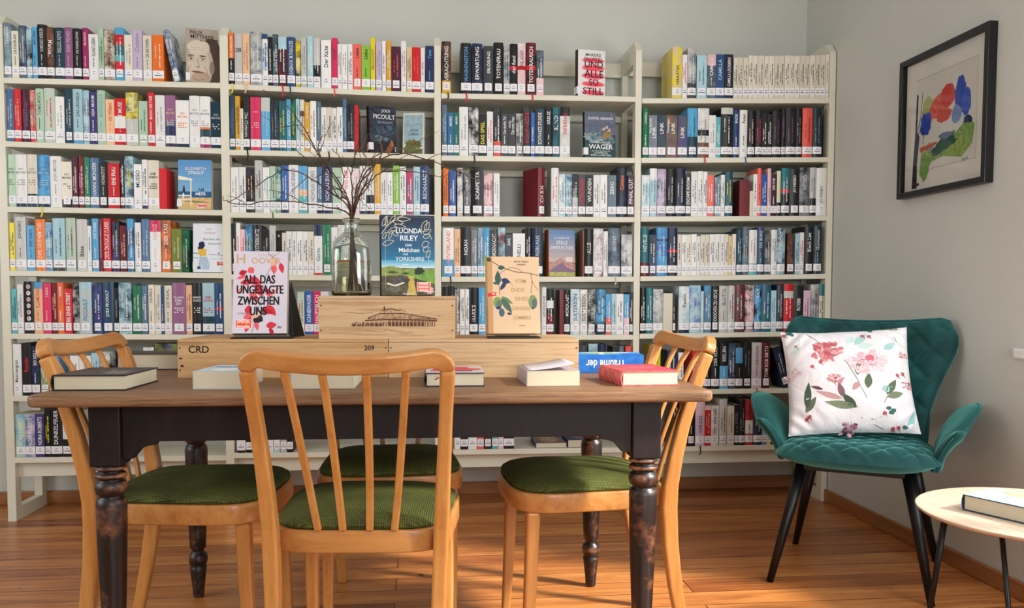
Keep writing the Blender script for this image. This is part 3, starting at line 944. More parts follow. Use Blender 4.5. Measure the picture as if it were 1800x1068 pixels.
# geometry of one upright book, local origin at the middle of the foot of its spine
def spine_y(x, w, bul): return -bul*max(0, 1-(2*x/w)**2)
def book_geo(b, rnd):
    w = b['X1']-b['X0']; h = b['h']; hard = h > .2; bul = min(.005, w*.16) if hard else .0004
    d = float(b['o'].get('dp', .142 if hard else .122)); th = .0026 if hard else .0009
    c, c2 = b['c'], b['c2']
    def tint(k): r = rgb(k); j = rnd.uniform(-9, 9); return tuple(max(0, min(255, x+j)) for x in r)
    ct = tint(c); c2t = ct if c == c2 else tint(c2)
    co = G(); n = 6
    out = [(-w/2+w*i/n, spine_y(-w/2+w*i/n, w, bul)) for i in range(n+1)]
    inn = [(-w/2+th+(w-2*th)*i/n, spine_y(-w/2+w*i/n, w, bul)+th) for i in range(n+1)]
    pts = out+[(w/2, d), (w/2-th, d)]+inn[::-1]+[(-w/2+th, d), (-w/2, d)]
    N = len(pts); vs = [(p[0], p[1], 0) for p in pts]+[(p[0], p[1], h) for p in pts]
    sides = [(i, (i+1) % N, N+(i+1) % N, N+i) for i in range(N)]
    # caps as quads between outer and inner skins
    m = n+1; caps = []
    inner = lambda i: m+2+(n-i)
    for o in (0, N):
        for i in range(n): q = (i, i+1, inner(i+1), inner(i)); caps.append(tuple(o+k for k in (q if o else q[::-1])))
        q = (n, m, m+1, inner(n)); caps.append(tuple(o+k for k in (q if o else q[::-1])))
        q = (0, inner(0), N-2, N-1); caps.append(tuple(o+k for k in (q if o else q[::-1])))
    co.add(vs, sides+caps, col=ct, col2=c2t)
    pg = G(); e = .003 if hard else .0002
    pg.box(-w/2+th+.0002, th+.002, e, w/2-th-.0002, d-(.004 if hard else .0006), h-e)
    sb = min(.0135, h*.07); shh = .0325 if h > .15 else .026; wr = w*.985
    plain = 'plain' in b['o']; ns = 'ns' in b['o']
    def strip(g, z0, z1, off, col, x0=-.5, x1=.5, nn=6, col2=None):
        vs = []; 
        for z in (z0, z1):
            for i in range(nn+1):
                x = wr*(x0+(x1-x0)*i/nn); vs.append((x, spine_y(x, w, bul)-off, z))
        g.add(vs, [(i, i+1, nn+2+i, nn+1+i) for i in range(nn)], col=col, col2=col2)
    for f0, f1, k in b['o']['bands']: strip(co, f0*h, f1*h, .00025, tint(k))
    def put(g, pl, col, off, zc, xc=0, rotv=True, dn=False):
        pts, fs, _ = pl
        vs = []
        for (a, bb) in pts:
            if rotv: x, z = (-bb, a) if not dn else (bb, -a)
            else: x, z = a, bb
            x += xc; vs.append((x, spine_y(max(-w/2, min(w/2, x)), w, bul)-off, z+zc))
        g.add(vs, fs, col=col)
    zt0 = (sb+shh+.004) if not ns else .01; zt1 = h-.012; Lh = zt1-zt0; zm = (zt0+zt1)/2
    o = b['o']; tcol = b['tc']
    def bars(g, z0, length, hh, xc, col):
        z = z0
        while z < z0+length:
            wd_ = hh*rnd.uniform(.35, .75)
            if z+wd_ > z0+length: break
            if rnd.random() > .14:
                k = rnd.uniform(.62, 1.0)*hh; xs = (xc-hh/2, xc-hh/2+k)
                vs = [(x, spine_y(x, w, bul)-.0005, zz) for zz in (z, z+wd_*.72) for x in xs]
                g.add(vs, [(0, 1, 3, 2)], col=col)
            z += wd_
    if not plain:
        if 'circ' in o:
            for j, ch in enumerate(b['text']):
                zc = zt1-.010-j*(Lh-.02)/(len(b['text'])-1)*.98; R = min(w*.36, .0075)*1.1
                vs = [(R*cos(2*pi*q/14), spine_y(R*cos(2*pi*q/14), w, bul)-.0003, zc+R*1.15*sin(2*pi*q/14)) for q in range(14)]
                co.add(vs, [tuple(range(14))], col=(235, 225, 215) if j % 2 else (228, 190, 190))
                put(co, glyphs(ch, R*1.3, R*1.2), 'k', .0006, zc, 0, False)
        elif 'hz' in o and b['text']:
            ws = b['text'].split(); hh = min(w*.42, .011) if 'big' not in o else min(w*.7, .018)
            for j, wrd in enumerate(ws):
                put(co, glyphs(wrd, w*.86, hh*.8 if len(wrd) > 3 else hh, .5), tcol, .0005, h*.72-j*hh*1.25 if 'big' not in o else h*.68, 0, False)
            if 'big' not in o:
                for j in range(3): bars_h = [(x*w, x*w+w*.12) for x in (-.34, -.16, .02, .2)]; [co.add([(x, spine_y(x, w, bul)-.0005, zz) for zz in (h*.5-j*.009, h*.5-j*.009+.0045) for x in xs], [(0, 1, 3, 2)], col=tcol) for xs in bars_h if rnd.random() > .25]
        elif b['text']:
            hh = min(w*(.58 if 'big' in o else .40), .0165)
            gp = glyphs(b['text'], Lh*(.96 if 'big' in o else .6), hh)
            zc = zm+(Lh/2-gp[2]/2)*(rnd.choice((-.8, 0, .5)) if 'big' in o else .9)
            xo = 0
            if 't2' in o: xo = w*.12
            put(co, gp, tcol, .0005, zc, xo, True, 'dn' in o)
            if 't2' in o: put(co, glyphs(o['t2'], Lh*.5, w*.28), tcol, .0005, zt1-Lh*.27, -w*.3)
            elif 'big' not in o: bars(co, zt0+.004, Lh*.3, min(w*.24, .005), 0, tcol)
        else:
            hh = min(w*.30, .0058)
            if w > .019 or rnd.random() < .3:
                bars(co, zt0+Lh*.08, Lh*.75, hh, w*.16, tcol); bars(co, zt0+Lh*rnd.uniform(.1, .4), Lh*.4, hh*.8, -w*.2, tcol)
            else:
                a = rnd.uniform(.04, .25); bars(co, zt0+Lh*a, Lh*rnd.uniform(.45, .7), hh, 0, tcol)
    lab = None
    if not ns:
        lab = G(); z0 = sb; full = w < .03 or rnd.random() < .75
        xw = .5 if full else .36
        strip(lab, z0, z0+shh, .0008, (236, 236, 240), -xw, xw)
        lt = (28, 28, 44); t1 = 'DR' if b['bay'] < 3 else 'DR.K'
        code = (b['text'].replace(' ', '').upper()[:4]) if b['text'] and len(b['text']) > 3 and not b['text'][0].isdigit() else ''
        s1 = min(.0042, w*.24)
        put(lab, glyphs(t1, w*.6, s1), lt, .0012, z0+shh*.66, 0, False)
        if code: put(lab, glyphs(code, w*.78, s1*.95), lt, .0012, z0+shh*.36, 0, False)
        else:
            for q in range(4):
                x = (-1.5+q)*w*.16; s = w*.055
                lab.add([(xx, spine_y(xx, w, bul)-.0012, zz) for zz in (z0+shh*.30, z0+shh*.30+s1*.9) for xx in (x-s, x+s)], [(0, 1, 3, 2)], col=lt)
    rb = None
    if 'rb' in o:
        rb = G(); ln = .028+.022*rnd.random(); k = o['rb']; x = rnd.uniform(-.2, .2)*w; rw = .0028
        path = [(x, .03, .0012), (x, -.007-bul, .0012), (x+.001, -.0085-bul, -.004), (x+.003, -.0085-bul, -ln*.6), (x-.002, -.0095-bul, -ln)]
        vs = []
        for j, p in enumerate(path): vs += [(p[0]-rw, p[1], p[2]), (p[0]+rw, p[1], p[2])]
        rb.add(vs, [(2*j, 2*j+1, 2*j+3, 2*j+2) for j in range(len(path)-1)], col=k)
    return co, pg, lab, rb
def build_books():
    books = parse_books(); make_labels(books)
    prep([b['text'] for b in books]+[w for b in books for w in b['text'].split()]+list('WUNDER')+[b['o']['t2'] for b in books if 't2' in b['o']]+['DR', 'DR.K']+[b['text'].replace(' ', '').upper()[:4] for b in books if b['text']])
    occl = {(5, 2): .5, (6, 3): .15, (7, 2): .15, (7, 3): .15, (4, 2): .6, (6, 1): .9}
    def vis(b):
        f = occl.get((b['row'], b['bay']), 1)
        if b['row'] == 6 and b['bay'] == 1 and b['i'] > 5: f = .3
        if b['row'] == 6 and b['bay'] == 4 and b['i'] < 4: f = .3
        return (b['u1']-b['u0'])*b['h']*f
    order = sorted(books, key=vis, reverse=True); keep = set(id(b) for b in order[:NBOOK])
    print('books', len(books), 'kept', len(keep), 'cut at', round(vis(order[min(NBOOK, len(order))-1]), 2))
    rest = G(); rest_p = G(); rest_l = G()
    for b in books:
        rnd = random.Random(b['row']*1000+b['bay']*100+b['i'])
        co, pg, lab, rb = book_geo(b, rnd)
        X = (b['X0']+b['X1'])/2; ax, ay, az = X, DY+.006+rnd.uniform(0, .004), b['z']
        rot = (0, 0, 0); w = b['X1']-b['X0']
        if 'tl' in b['o']:
            a = radians(float(b['o']['tl'])); rot = (0, a, 0); az += abs(sin(a))*w/2+.0005
        if 'yaw' in b['o']: rot = (0, 0, radians(float(b['o']['yaw'])))
        if id(b) in keep:
            t = thing('book', b['label'], 'book', (ax, ay, az), rot=rot, group='books on the %s shelf of the %s bay' % (ROWN[b['row']], BAYN[b['bay']]))
            co.build('cover', 'cover', t); pg.build('pages', 'paper', t)
            if lab: lab.build('shelf_label', 'label', t)
            if rb: rb.build('bookmark_ribbon', 'ribbon', t)
        else:
            mx = Matrix.Translation((ax, ay, az)) @ Matrix.Rotation(rot[1], 4, 'Y')
            for src, mi in ((co, 0), (pg, 1), (lab, 2), (rb, 2)):
                if src is None: continue
                o = len(rest.v)
                rest.v += [mx @ Vector(v) for v in src.v]; rest.f += [[i+o for i in f] for f in src.f]
                rest.c += src.c; rest.m += [mi]*len(src.f); rest.s += src.s
    if rest.v:
        o = rest.build('shelved_books', ['cover', 'paper', 'label'])
        tag(o, 'narrower books filling the gaps between the broad ones on all bookcase shelves', 'books'); o['kind'] = 'stuff'
    return books
# ------------------------------------------------------------------ room shell
def wall_with_hole(name, pts_fn, u0, u1, v0, v1, hole, mat='wall', t=.12):
    g = G(); hu0, hu1, hv0, hv1 = hole
    for (a, b, c, d) in ((u0, hu0, v0, v1), (hu1, u1, v0, v1), (hu0, hu1, v0, hv0), (hu0, hu1, hv1, v1)):
        p = pts_fn(a, b, c, d); g.box(*p)
    return struct(g.build(name, mat))
def room():
    g = G(); g.box(XL-.2, YF-.2, -.1, XR+.2, YB+.2, 0); struct(g.build('floor', 'floor'))
    g = G(); g.box(XL-.2, YF-.2, ZC, XR+.2, YB+.2, ZC+.1); struct(g.build('ceiling', 'ceil'))
    g = G(); g.box(XL-.2, YB, 0, XR+.2, YB+.12, ZC); struct(g.build('wall_back', 'wall'))
    wall_with_hole('wall_right', lambda a, b, c, d: (XR, a, c, XR+.12, b, d), YF, YB, 0, ZC, W_RIGHT)
    wall_with_hole('wall_left', lambda a, b, c, d: (XL-.12, a, c, XL, b, d), YF, YB, 0, ZC, W_FILL)  # hole belongs to the added fill opening
    wall_with_hole('wall_front', lambda a, b, c, d: (a, YF-.12, c, b, YF, d), XL, XR, 0, ZC, W_REAR)
    for n, (a, b, pl, pos) in enumerate(((W_RIGHT[:2], W_RIGHT[2:], 'x', XR+.05), (W_FILL[:2], W_FILL[2:], 'x', XL-.05), (W_REAR[:2], W_REAR[2:], 'y', YF-.05))):  # second frame sits in the added fill opening on the left
        g = G(); u0, u1 = a; v0, v1 = b; um = (u0+u1)/2
        for (p, q, r, s) in ((u0, u0+.06, v0, v1), (u1-.06, u1, v0, v1), (um-.035, um+.035, v0, v1), (u0, u1, v0, v0+.06), (u0, u1, v1-.06, v1)):
            if pl == 'x': g.box(pos-.025, p, r, pos+.025, q, s)
            else: g.box(p, pos-.025, r, q, pos+.025, s)
        o = struct(g.build('window_%d' % (n+1), 'white_paint'))
    g = G(); g.box(XL, YB-.018, 0, XR-.02, YB, .06); struct(g.build('baseboard_back', 'skirt', bevel=.004))
    g = G(); g.box(XR-.018, YF, 0, XR, YB, .058); struct(g.build('baseboard_right', 'skirty', bevel=.004))
    t = thing('light_switch', 'small white wall switch at the right edge of the grey wall', 'switch', (XR, 2.50, .778))
    g = G(); g.box(-.012, -.04, -.016, 0, .04, .018); g.build('switch_plate', 'white_plastic', t, bevel=.003)
    g = G(); g.box(-.016, -.03, -.012, -.012, .03, .014); g.build('rocker', 'white_plastic', t, bevel=.002)
# ------------------------------------------------------------------ dining table
TZ = .738
def table():
    c = Vector((1.640, 2.40, 0)); rz = radians(-1.2)
    t = thing('dining_table', 'long wooden table with brown oak top on dark turned legs', 'table', c, rz)
    g = G(); L, D = 1.56, .90; R = .03
    pts = []
    for cx, cy, a0 in ((L/2-R, D/2-R, 0), (-L/2+R, D/2-R, 90), (-L/2+R, -D/2+R, 180), (L/2-R, -D/2+R, 270)):
        for k in range(6): a = radians(a0+18*k); pts.append((cx+R*cos(a), cy+R*sin(a)))
    g.prism(pts, TZ-.027, TZ); g.build('tabletop', 'oak', t, bevel=.009, seg=4)
    lx, ly = .632, .352; B = .035
    for sx in (-1, 1):
        for sy in (-1, 1):
            g = G(); g.box(-B, -B, .5665, B, B, TZ-.0275); 
            lg = g.build('leg', 'dark', t, bevel=.003, loc=(sx*lx, sy*ly, 0))
            g = G()
            prof = [(.016, 0), (.019, .004), (.021, .03), (.028, .085), (.030, .10), (.024, .104), (.031, .112), (.0345, .128), (.031, .142), (.022, .148), (.021, .156), (.028, .163), (.030, .20), (.0345, .30), (.0385, .42), (.0395, .482), (.037, .494), (.031, .498), (.0305, .503), (.038, .508), (.0415, .522), (.0385, .534), (.031, .538), (.030, .542), (.040, .546), (.0415, .551), (.038, .556), (.031, .559), (.031, .562), (.041, .566), (.0415, .570), (.036, .5745), (.036, .576)]
            g.lathe([(r_*.87, z_*.984) for r_, z_ in prof], 32); g.build('turned_shaft', 'worn', lg, bevel=0)
    def apron(n, length, loc, rot):
        g = G(); h = TZ-.0275; w = length/2; th = .011
        pr = [(-w, h), (-w, .582), (-w+.022, .582), (-w+.030, .592), (-w+.042, .606), (-w+.058, .612), (-w+.075, .614), (-w+.078, .622), (-w+.094, .622)]
        pr = pr+[(-x, z) for x, z in pr[::-1]]
        n_ = len(pr); vs = [(x, -th, z) for x, z in pr]+[(x, th, z) for x, z in pr]
        g.add(vs, [tuple(range(n_)), tuple(range(2*n_-1, n_-1, -1))]+[(i, n_+i, n_+(i+1) % n_, (i+1) % n_) for i in range(n_)])
        g.build('apron', 'dark', t, loc=loc, rot=rot, bevel=.0015, recalc=True)
    for sy in (-1, 1): apron('a', 2*(lx-B)-.001, (0, sy*(ly+.012), 0), (0, 0, 0))
    for sx in (-1, 1): apron('a', 2*(ly-B)-.001, (sx*(lx+.012), 0, 0), (0, 0, pi/2))
    return t
# ------------------------------------------------------------------ wooden chairs, local front = +Y, origin on the floor under the seat
def chair(label, loc, rz):
    t = thing('dining_chair', label, 'chair', loc, rz, 'wooden chairs around the table')
    # seat outline (rounded trapezoid)
    def outline(sc, z, n=44):
        pts = []
        for i in range(n):
            a = 2*pi*i/n; ca, sa = cos(a), sin(a); e = .42
            x = abs(ca)**e*(1 if ca >= 0 else -1); y = abs(sa)**e*(1 if sa >= 0 else -1)
            hw = (.196+.022*(y+1)/2)*sc+(sc-1)*.0; pts.append((x*hw, y*.205*sc+(.016*(1-x*x) if y > .5 else 0), z))
        return pts
    g = G(); n = 44
    rings = [outline(1.0, .402), outline(1.0, .452), outline(.93, .452), outline(.93, .402)]
    vs = [p for r in rings for p in r]
    g.add(vs, [(a*n+i, a*n+(i+1) % n, ((a+1) % 4)*n+(i+1) % n, ((a+1) % 4)*n+i) for a in range(4) for i in range(n)], smooth=True)
    g.build('seat_frame', 'beechx', t, bevel=.004)
    g = G(); rings = []
    for s, z in ((.90, .44), (.945, .4535), (.965, .457), (.955, .463), (.90, .471), (.80, .478), (.62, .484), (.4, .487), (.2, .4885)): rings.append(outline(s, z))
    vs = [p for r in rings for p in r]+[(0, 0, .489)]
    fs = [(a*n+i, a*n+(i+1) % n, (a+1)*n+(i+1) % n, (a+1)*n+i) for a in range(len(rings)-1) for i in range(n)]
    e = (len(rings)-1)*n; fs += [(e+i, e+(i+1) % n, len(vs)-1) for i in range(n)]+[tuple(range(n-1, -1, -1))]
    g.add(vs, fs, smooth=True); g.build('seat_cushion', 'green_fabric', t)
    # front legs
    for sx in (-1, 1):
        g = G(); g.bar([(sx*.175, .165, .402), (sx*.176, .172, .2), (sx*.176, .182, 0)], [(.036, .036), (.032, .032), (.025, .025)]); lf = g.build('leg', 'beech', t, bevel=.007, seg=3)
        g = G(); g.lathe([(.011, -.0), (.011, .004)], 10); g.build('glide', 'metal_black', lf, loc=(sx*.176, .182, -.0005))
    # rear legs run on as back posts
    RZ = .85
    def post(z):   # y and |x| of the back post centre by height
        if z < .43: k = z/.43; return (.168+.016*k, -.262+.062*sin(k*pi/2))
        k = (z-.43)/(RZ-.43); return (.184+.022*k**1.2, -.200-.022*k-.088*k**1.7)
    for sx in (-1, 1):
        zs = [0, .08, .18, .30, .40, .46, .54, .62, .70, .77, .81]
        pts = [(sx*post(z)[0], post(z)[1], z) for z in zs]
        sz = [(.027, .030), (.029, .032), (.030, .036), (.032, .040), (.033, .042), (.033, .040), (.032, .037), (.030, .034), (.029, .031), (.030, .030), (.032, .030)]
        g = G(); g.bar(pts, sz); g.build('leg', 'beech', t, bevel=.007, seg=3)
    # top rail, bent backwards and dipping in the middle, its ends turn down into the posts
    g = G(); xt, yt = post(.81); pts = []; sz = []
    def rp(s): return (s*xt, yt-.006-.036*(1-s*s), RZ-.010-.018*(1-s*s))
    left = [(-xt, yt, .8105)]; e = rp(-.84)
    for i in range(1, 6):
        q = i/5*pi/2; left.append((-xt+(xt+e[0])*(1-cos(q)), yt+(e[1]-yt)*(i/5), .8105+(e[2]-.8105)*sin(q)))
    m = 12; path = left+[rp(-.84+1.68*i/m) for i in range(1, m)]+[(-p[0], p[1], p[2]) for p in left[::-1]]
    vs = []; fs = []; nn = len(path)
    for j, p in enumerate(path):
        p = Vector(p); tn = (Vector(path[min(j+1, nn-1)])-Vector(path[max(j-1, 0)])).normalized()
        dep = Vector((0, 1, .22)).normalized(); dep = (dep-tn*dep.dot(tn)).normalized(); up = dep.cross(tn).normalized()
        hgt = .032+.006*min(1, min(j, nn-1-j)/4); q = .028
        for a, b in ((-1, -1), (1, -1), (1, 1), (-1, 1)): vs.append(p+dep*(q*.5*a)+up*(hgt*.5*b))
    for j in range(nn-1):
        for i in range(4): fs.append((j*4+i, j*4+(i+1) % 4, (j+1)*4+(i+1) % 4, (j+1)*4+i))
    fs += [(3, 2, 1, 0), tuple((nn-1)*4+k for k in range(4))]
    g.add(vs, fs, smooth=False); g.build('backrest_rail', 'beechx', t, bevel=.009, seg=3, recalc=True)
    for k, (xb, xt2) in enumerate(((-.082, -.122), (-.029, -.044), (.029, .044), (.082, .122))):
        g = G(); pts = []
        for i in range(9):
            q = i/8; z = .452+(RZ-.034-.452)*q-.012*(1-(xt2/.2)**2)*(q > .9); s = xt2/xt
            yb = -.196-.006; yt2 = yt-.010-.034*(1-s*s)
            y = yb+(yt2-yb)*(.35*q+.65*q**1.7)-.004*sin(pi*q)
            pts.append((xb+(xt2-xb)*(q**.9), y, z))
        g.bar(pts, (.0165, .012)); g.build('backrest_slat', 'beech', t, bevel=.004)
    return t
# ------------------------------------------------------------------ artwork helper: flat printed shapes on a plane
class Art:
    def __init__(s, g, w, h, put, seed=1, step=.00001): s.g = g; s.w = w; s.h = h; s.put = put; s.k = 1; s.r = random.Random(seed); s.step = step
    def off(s): s.k += 1; return s.k*s.step
    def poly(s, pts, col, col2=None):
        o = s.off(); s.g.add([s.put(x*s.w, y*s.h, o) for x, y in pts], [tuple(range(len(pts)))], col=col, col2=col2)
    def rect(s, x0, y0, x1, y1, col, col2=None): s.poly([(x0, y0), (x1, y0), (x1, y1), (x0, y1)], col, col2)
    def blob(s, cx, cy, rx, ry, col, n=22, jag=.12, col2=None, rot=0):
        pts = []
        for i in range(n):
            a = 2*pi*i/n; k = 1+s.r.uniform(-jag, jag); x = rx*k*cos(a); y = ry*k*sin(a)
            X = x*s.w; Y = y*s.h; c, q = cos(rot), sin(rot); pts.append((cx+(X*c-Y*q)/s.w, cy+(X*q+Y*c)/s.h))
        o = s.off(); vs = [s.put(cx*s.w, cy*s.h, o)]+[s.put(x*s.w, y*s.h, o) for x, y in pts]
        s.g.add(vs, [(0, i+1, (i+1) % n+1) for i in range(n)], col=col, col2=col2)
    def leaf(s, x0, y0, x1, y1, wd, col, col2=None, n=7):
        X0, Y0, X1, Y1 = x0*s.w, y0*s.h, x1*s.w, y1*s.h; dx, dy = X1-X0, Y1-Y0; L = sqrt(dx*dx+dy*dy)+1e-9; nx, ny = -dy/L, dx/L; o = s.off()
        A = []; B = []
        for i in range(n+1):
            q = i/n; ww = wd*s.w*sin(pi*q**.85)*.5; px, py = X0+dx*q, Y0+dy*q; A.append((px+nx*ww, py+ny*ww)); B.append((px-nx*ww, py-ny*ww))
        vs = [s.put(x, y, o) for x, y in A+B]; s.g.add(vs, [(i, i+1, n+2+i, n+1+i) for i in range(n)], col=col, col2=col2)
    def line(s, pts, wd, col):
        o = s.off(); P = [(x*s.w, y*s.h) for x, y in pts]; ww = wd*s.w*.5; vs = []
        for i, (x, y) in enumerate(P):
            a = P[max(i-1, 0)]; b = P[min(i+1, len(P)-1)]; dx, dy = b[0]-a[0], b[1]-a[1]; L = sqrt(dx*dx+dy*dy)+1e-9
            vs += [s.put(x-dy/L*ww, y+dx/L*ww, o), s.put(x+dy/L*ww, y-dx/L*ww, o)]
        s.g.add(vs, [(2*i, 2*i+1, 2*i+3, 2*i+2) for i in range(len(P)-1)], col=col)
    def text(s, t, cx, cy, h, col, maxw=.9, cond=.5, dx=0):
        pts, fs, w = glyphs(t, maxw*s.w, h*s.h, cond); o = s.off()
        s.g.add([s.put(cx*s.w+x, cy*s.h+y, o) for x, y in pts], fs, col=col)
    def bold(s, t, cx, cy, h, col, maxw=.9, cond=.5):
        for d in (-.0045, 0, .0045): s.text(t, cx+d, cy, h, col, maxw, cond)
    def outline(s, pts, wd, col): s.line(list(pts)+[pts[0]], wd, col)
# book shown with its front cover; local origin bottom centre of the front cover, cover faces -Y
def facebook(name, label, w, h, t, loc, rot, spine, art=None, seed=1, tag_spine=True, parent_rot=None, pages=True, hard=True, col2=None, spinetext=None, st='w', group=None, matrix=None):
    e = thing(name, label, 'book', loc, rot=rot, group=group)
    if matrix is not None: e.rotation_euler = (0, 0, 0); e.matrix_world = matrix
    g = G(); th = .0026 if hard else .0008; r = .004 if hard else 0; ins = .003 if hard else .0003
    g.box(-w/2, 0, 0, w/2, th, h, col=spine, col2=col2); g.box(-w/2, t-th, 0, w/2, t, h, col=spine, col2=col2)
    n = 6; vs = []; 
    for z in (0, h):
        for i in range(n+1): a = i/n; vs.append((-w/2-r*sin(pi*a), t*a, z))
        for i in range(n+1): a = i/n; vs.append((-w/2-r*sin(pi*a)+th, th+(t-2*th)*a, z))
    m = 2*(n+1); fs = []
    for i in range(n): fs += [(i+1, i, m+i, m+i+1), (n+1+i, n+2+i, m+n+2+i, m+n+1+i), (i, i+1, n+2+i, n+1+i), (m+i+1, m+i, m+n+1+i, m+n+2+i)]
    g.add(vs, fs, col=spine, col2=col2)
    a = Art(g, w, h, lambda x, y, o: (x-w/2, -o, y), seed)
    if art: art(a)
    if spinetext:
        pts, ff, _ = glyphs(spinetext, h*.6, t*.45)
        g.add([(-w/2-r-.0006, t/2-(-y), h*.58+x) for x, y in [(p[0], p[1]) for p in pts]], ff, col=st)
    g.build('cover', 'art', e)
    if tag_spine:
        q = G(); q.box(-w/2-r-.0009, .001, .012, -w/2-r-.0004, t-.001, .044, col=(236, 236, 240)); q.box(-w/2-r-.0009, -.0012, .012, -w/2+.016, -.0005, .044, col=(232, 230, 232)); q.build('shelf_label', 'label', e)
    q = G(); q.box(-w/2+th+.0005, th+.0002, ins, w/2-(.003 if hard else .0004), t-th-.0002, h-ins)
    q.build('pages', 'paper', e)
    return e
def badge(a, x0, y0, x1, y1, col, lines):
    a.rect(x0, y0, x1, y1, (240, 238, 236)); a.rect(x0+.008, y0+.006, x1-.008, y1-.006, col)
    n = len(lines)
    for i, s in enumerate(lines): a.text(s, (x0+x1)/2, y1-(y1-y0)*(i+.5)/n, (y1-y0)*.62/n, (250, 240, 236), (x1-x0)*.8)
def bands(a, y0, y1, c0, c1, n=10):
    for i in range(n):
        k = (i+.5)/n; a.rect(0, y0+(y1-y0)*i/n, 1, y0+(y1-y0)*(i+1)/n, tuple(c0[j]+(c1[j]-c0[j])*k for j in range(3)))
def art_felix(a):
    a.rect(0, 0, 1, 1, (170, 158, 144)); a.rect(.62, 0, 1, .82, (96, 76, 66)); a.blob(.82, .4, .3, .45, (78, 62, 54), jag=.04)
    a.blob(.44, .36, .40, .42, (190, 176, 158), 30, .03); a.blob(.40, .34, .33, .36, (202, 190, 172), 30, .03); a.blob(.80, .30, .08, .12, (150, 128, 112), jag=.05)
    a.blob(.46, .10, .30, .12, (178, 156, 136), jag=.05); a.blob(.40, .66, .36, .13, (208, 198, 180), jag=.05)
    for x in (.16, .52): a.leaf(x-.12, .505, x+.12, .50, .05, (92, 66, 56)); a.leaf(x-.09, .445, x+.09, .445, .055, (190, 176, 158)); a.blob(x, .445, .028, .016, (50, 38, 34), 12, 0); a.line([(x-.09, .42), (x, .405), (x+.09, .42)], .012, (130, 96, 80)); a.line([(x-.1, .465), (x, .477), (x+.1, .462)], .016, (84, 58, 50))
    a.line([(.36, .45), (.38, .36), (.42, .315), (.36, .30), (.31, .305)], .018, (138, 104, 88)); a.leaf(.30, .30, .44, .295, .035, (122, 88, 76))
    a.leaf(.16, .215, .60, .20, .075, (140, 88, 78)); a.line([(.16, .215), (.38, .205), (.60, .2)], .014, (84, 52, 46))
    a.line([(.16, .33), (.08, .24), (.10, .14)], .014, (148, 118, 100)); a.line([(.56, .33), (.66, .24), (.64, .14)], .014, (138, 106, 90)); a.line([(.2, .08), (.38, .06), (.58, .09)], .012, (120, 90, 76))
    a.line([(.10, .60), (.3, .62), (.6, .60)], .008, (160, 138, 120)); a.line([(.14, .64), (.34, .655), (.58, .64)], .008, (160, 138, 120))
    a.text('FELIX', .34, .925, .065, (44, 34, 30), .6); a.text('MITTERER', .52, .85, .065, (44, 34, 30), .92); a.text('Mein Lebenslauf', .68, .785, .03, (60, 50, 44), .55)
def art_strout(a):
    bands(a, .3, 1, (128, 176, 212), (88, 150, 206), 6); a.rect(0, .24, 1, .36, (26, 92, 140)); a.rect(0, 0, 1, .24, (206, 156, 92), (226, 190, 136)); a.leaf(.1, .17, 1.0, .14, .05, (112, 132, 84))
    a.poly([(0, .68), (.42, .62), (.42, .58), (0, .60)], (236, 232, 214)); a.rect(.36, .06, .40, .60, (228, 220, 196)); a.rect(0, .26, .38, .29, (232, 228, 210)); a.rect(0, .18, .38, .21, (232, 228, 210)); a.rect(0, 0, .38, .10, (206, 176, 120))
    a.blob(.17, .38, .04, .07, (40, 52, 72)); a.blob(.17, .46, .022, .02, (60, 44, 40), 10, 0); a.leaf(.16, .34, .15, .2, .06, (236, 236, 236))
    a.text('ELIZABETH', .52, .825, .06, (226, 204, 206), .74); a.text('STROUT', .54, .74, .06, (240, 236, 232), .54); a.text('AM', .68, .40, .06, (24, 78, 116), .3); a.text('MEER', .68, .315, .06, (240, 240, 240), .4); badge(a, .58, .03, .84, .12, (214, 70, 52), ['SPIEGEL', 'Bestseller'])
def art_moyes(a):
    a.rect(0, 0, 1, 1, (226, 230, 236)); a.text('jojo', .48, .88, .07, (196, 164, 170), .3); a.text('moyes', .5, .795, .06, (196, 164, 170), .5)
    a.text('Das Haus der', .55, .68, .045, (96, 112, 132), .5); a.text('Wiederkehr', .64, .585, .04, (96, 112, 132), .4)
    a.line([(0, .39), (.3, .38)], .022, (44, 92, 140)); a.line([(.45, .36), (.7, .355), (.98, .34)], .012, (70, 110, 150)); a.line([(0, .30), (.25, .28)], .02, (96, 146, 182)); a.line([(.5, .27), (.98, .27)], .01, (120, 160, 190)); a.blob(.76, .385, .02, .022, (60, 100, 140), 8)
    a.blob(.26, .56, .09, .07, (24, 36, 78)); a.blob(.22, .49, .08, .05, (24, 36, 78)); a.poly([(.14, .47), (.38, .48), (.40, .34), (.20, .32)], (226, 182, 66)); a.line([(.38, .46), (.5, .43)], .012, (200, 160, 140))
    a.poly([(.18, .32), (.40, .33), (.52, .18), (.46, .04), (.16, .05)], (196, 216, 230))
    for i in range(7): a.line([(.22+.03*i, .31), (.17+.05*i, .06)], .009, (60, 96, 150))
    a.blob(.17, .09, .05, .03, (30, 60, 110)); badge(a, .7, .13, .97, .22, (206, 66, 50), ['SPIEGEL', 'Bestseller', 'Autorin'])
def art_picoult(a):
    a.rect(0, 0, 1, 1, (24, 28, 40), (52, 62, 78)); a.blob(.55, .5, .4, .12, (70, 96, 118), col2=(26, 32, 44)); a.blob(.4, .3, .3, .08, (110, 134, 150), col2=(34, 42, 54)); a.rect(0, 0, 1, .24, (26, 26, 32))
    a.text('JODI', .62, .9, .085, (222, 226, 230), .42); a.text('PICOULT', .56, .78, .10, (222, 226, 230), .8); a.text('SCHULDIG', .6, .66, .05, (150, 160, 170), .55); a.rect(.93, .04, .96, .14, (220, 220, 224))
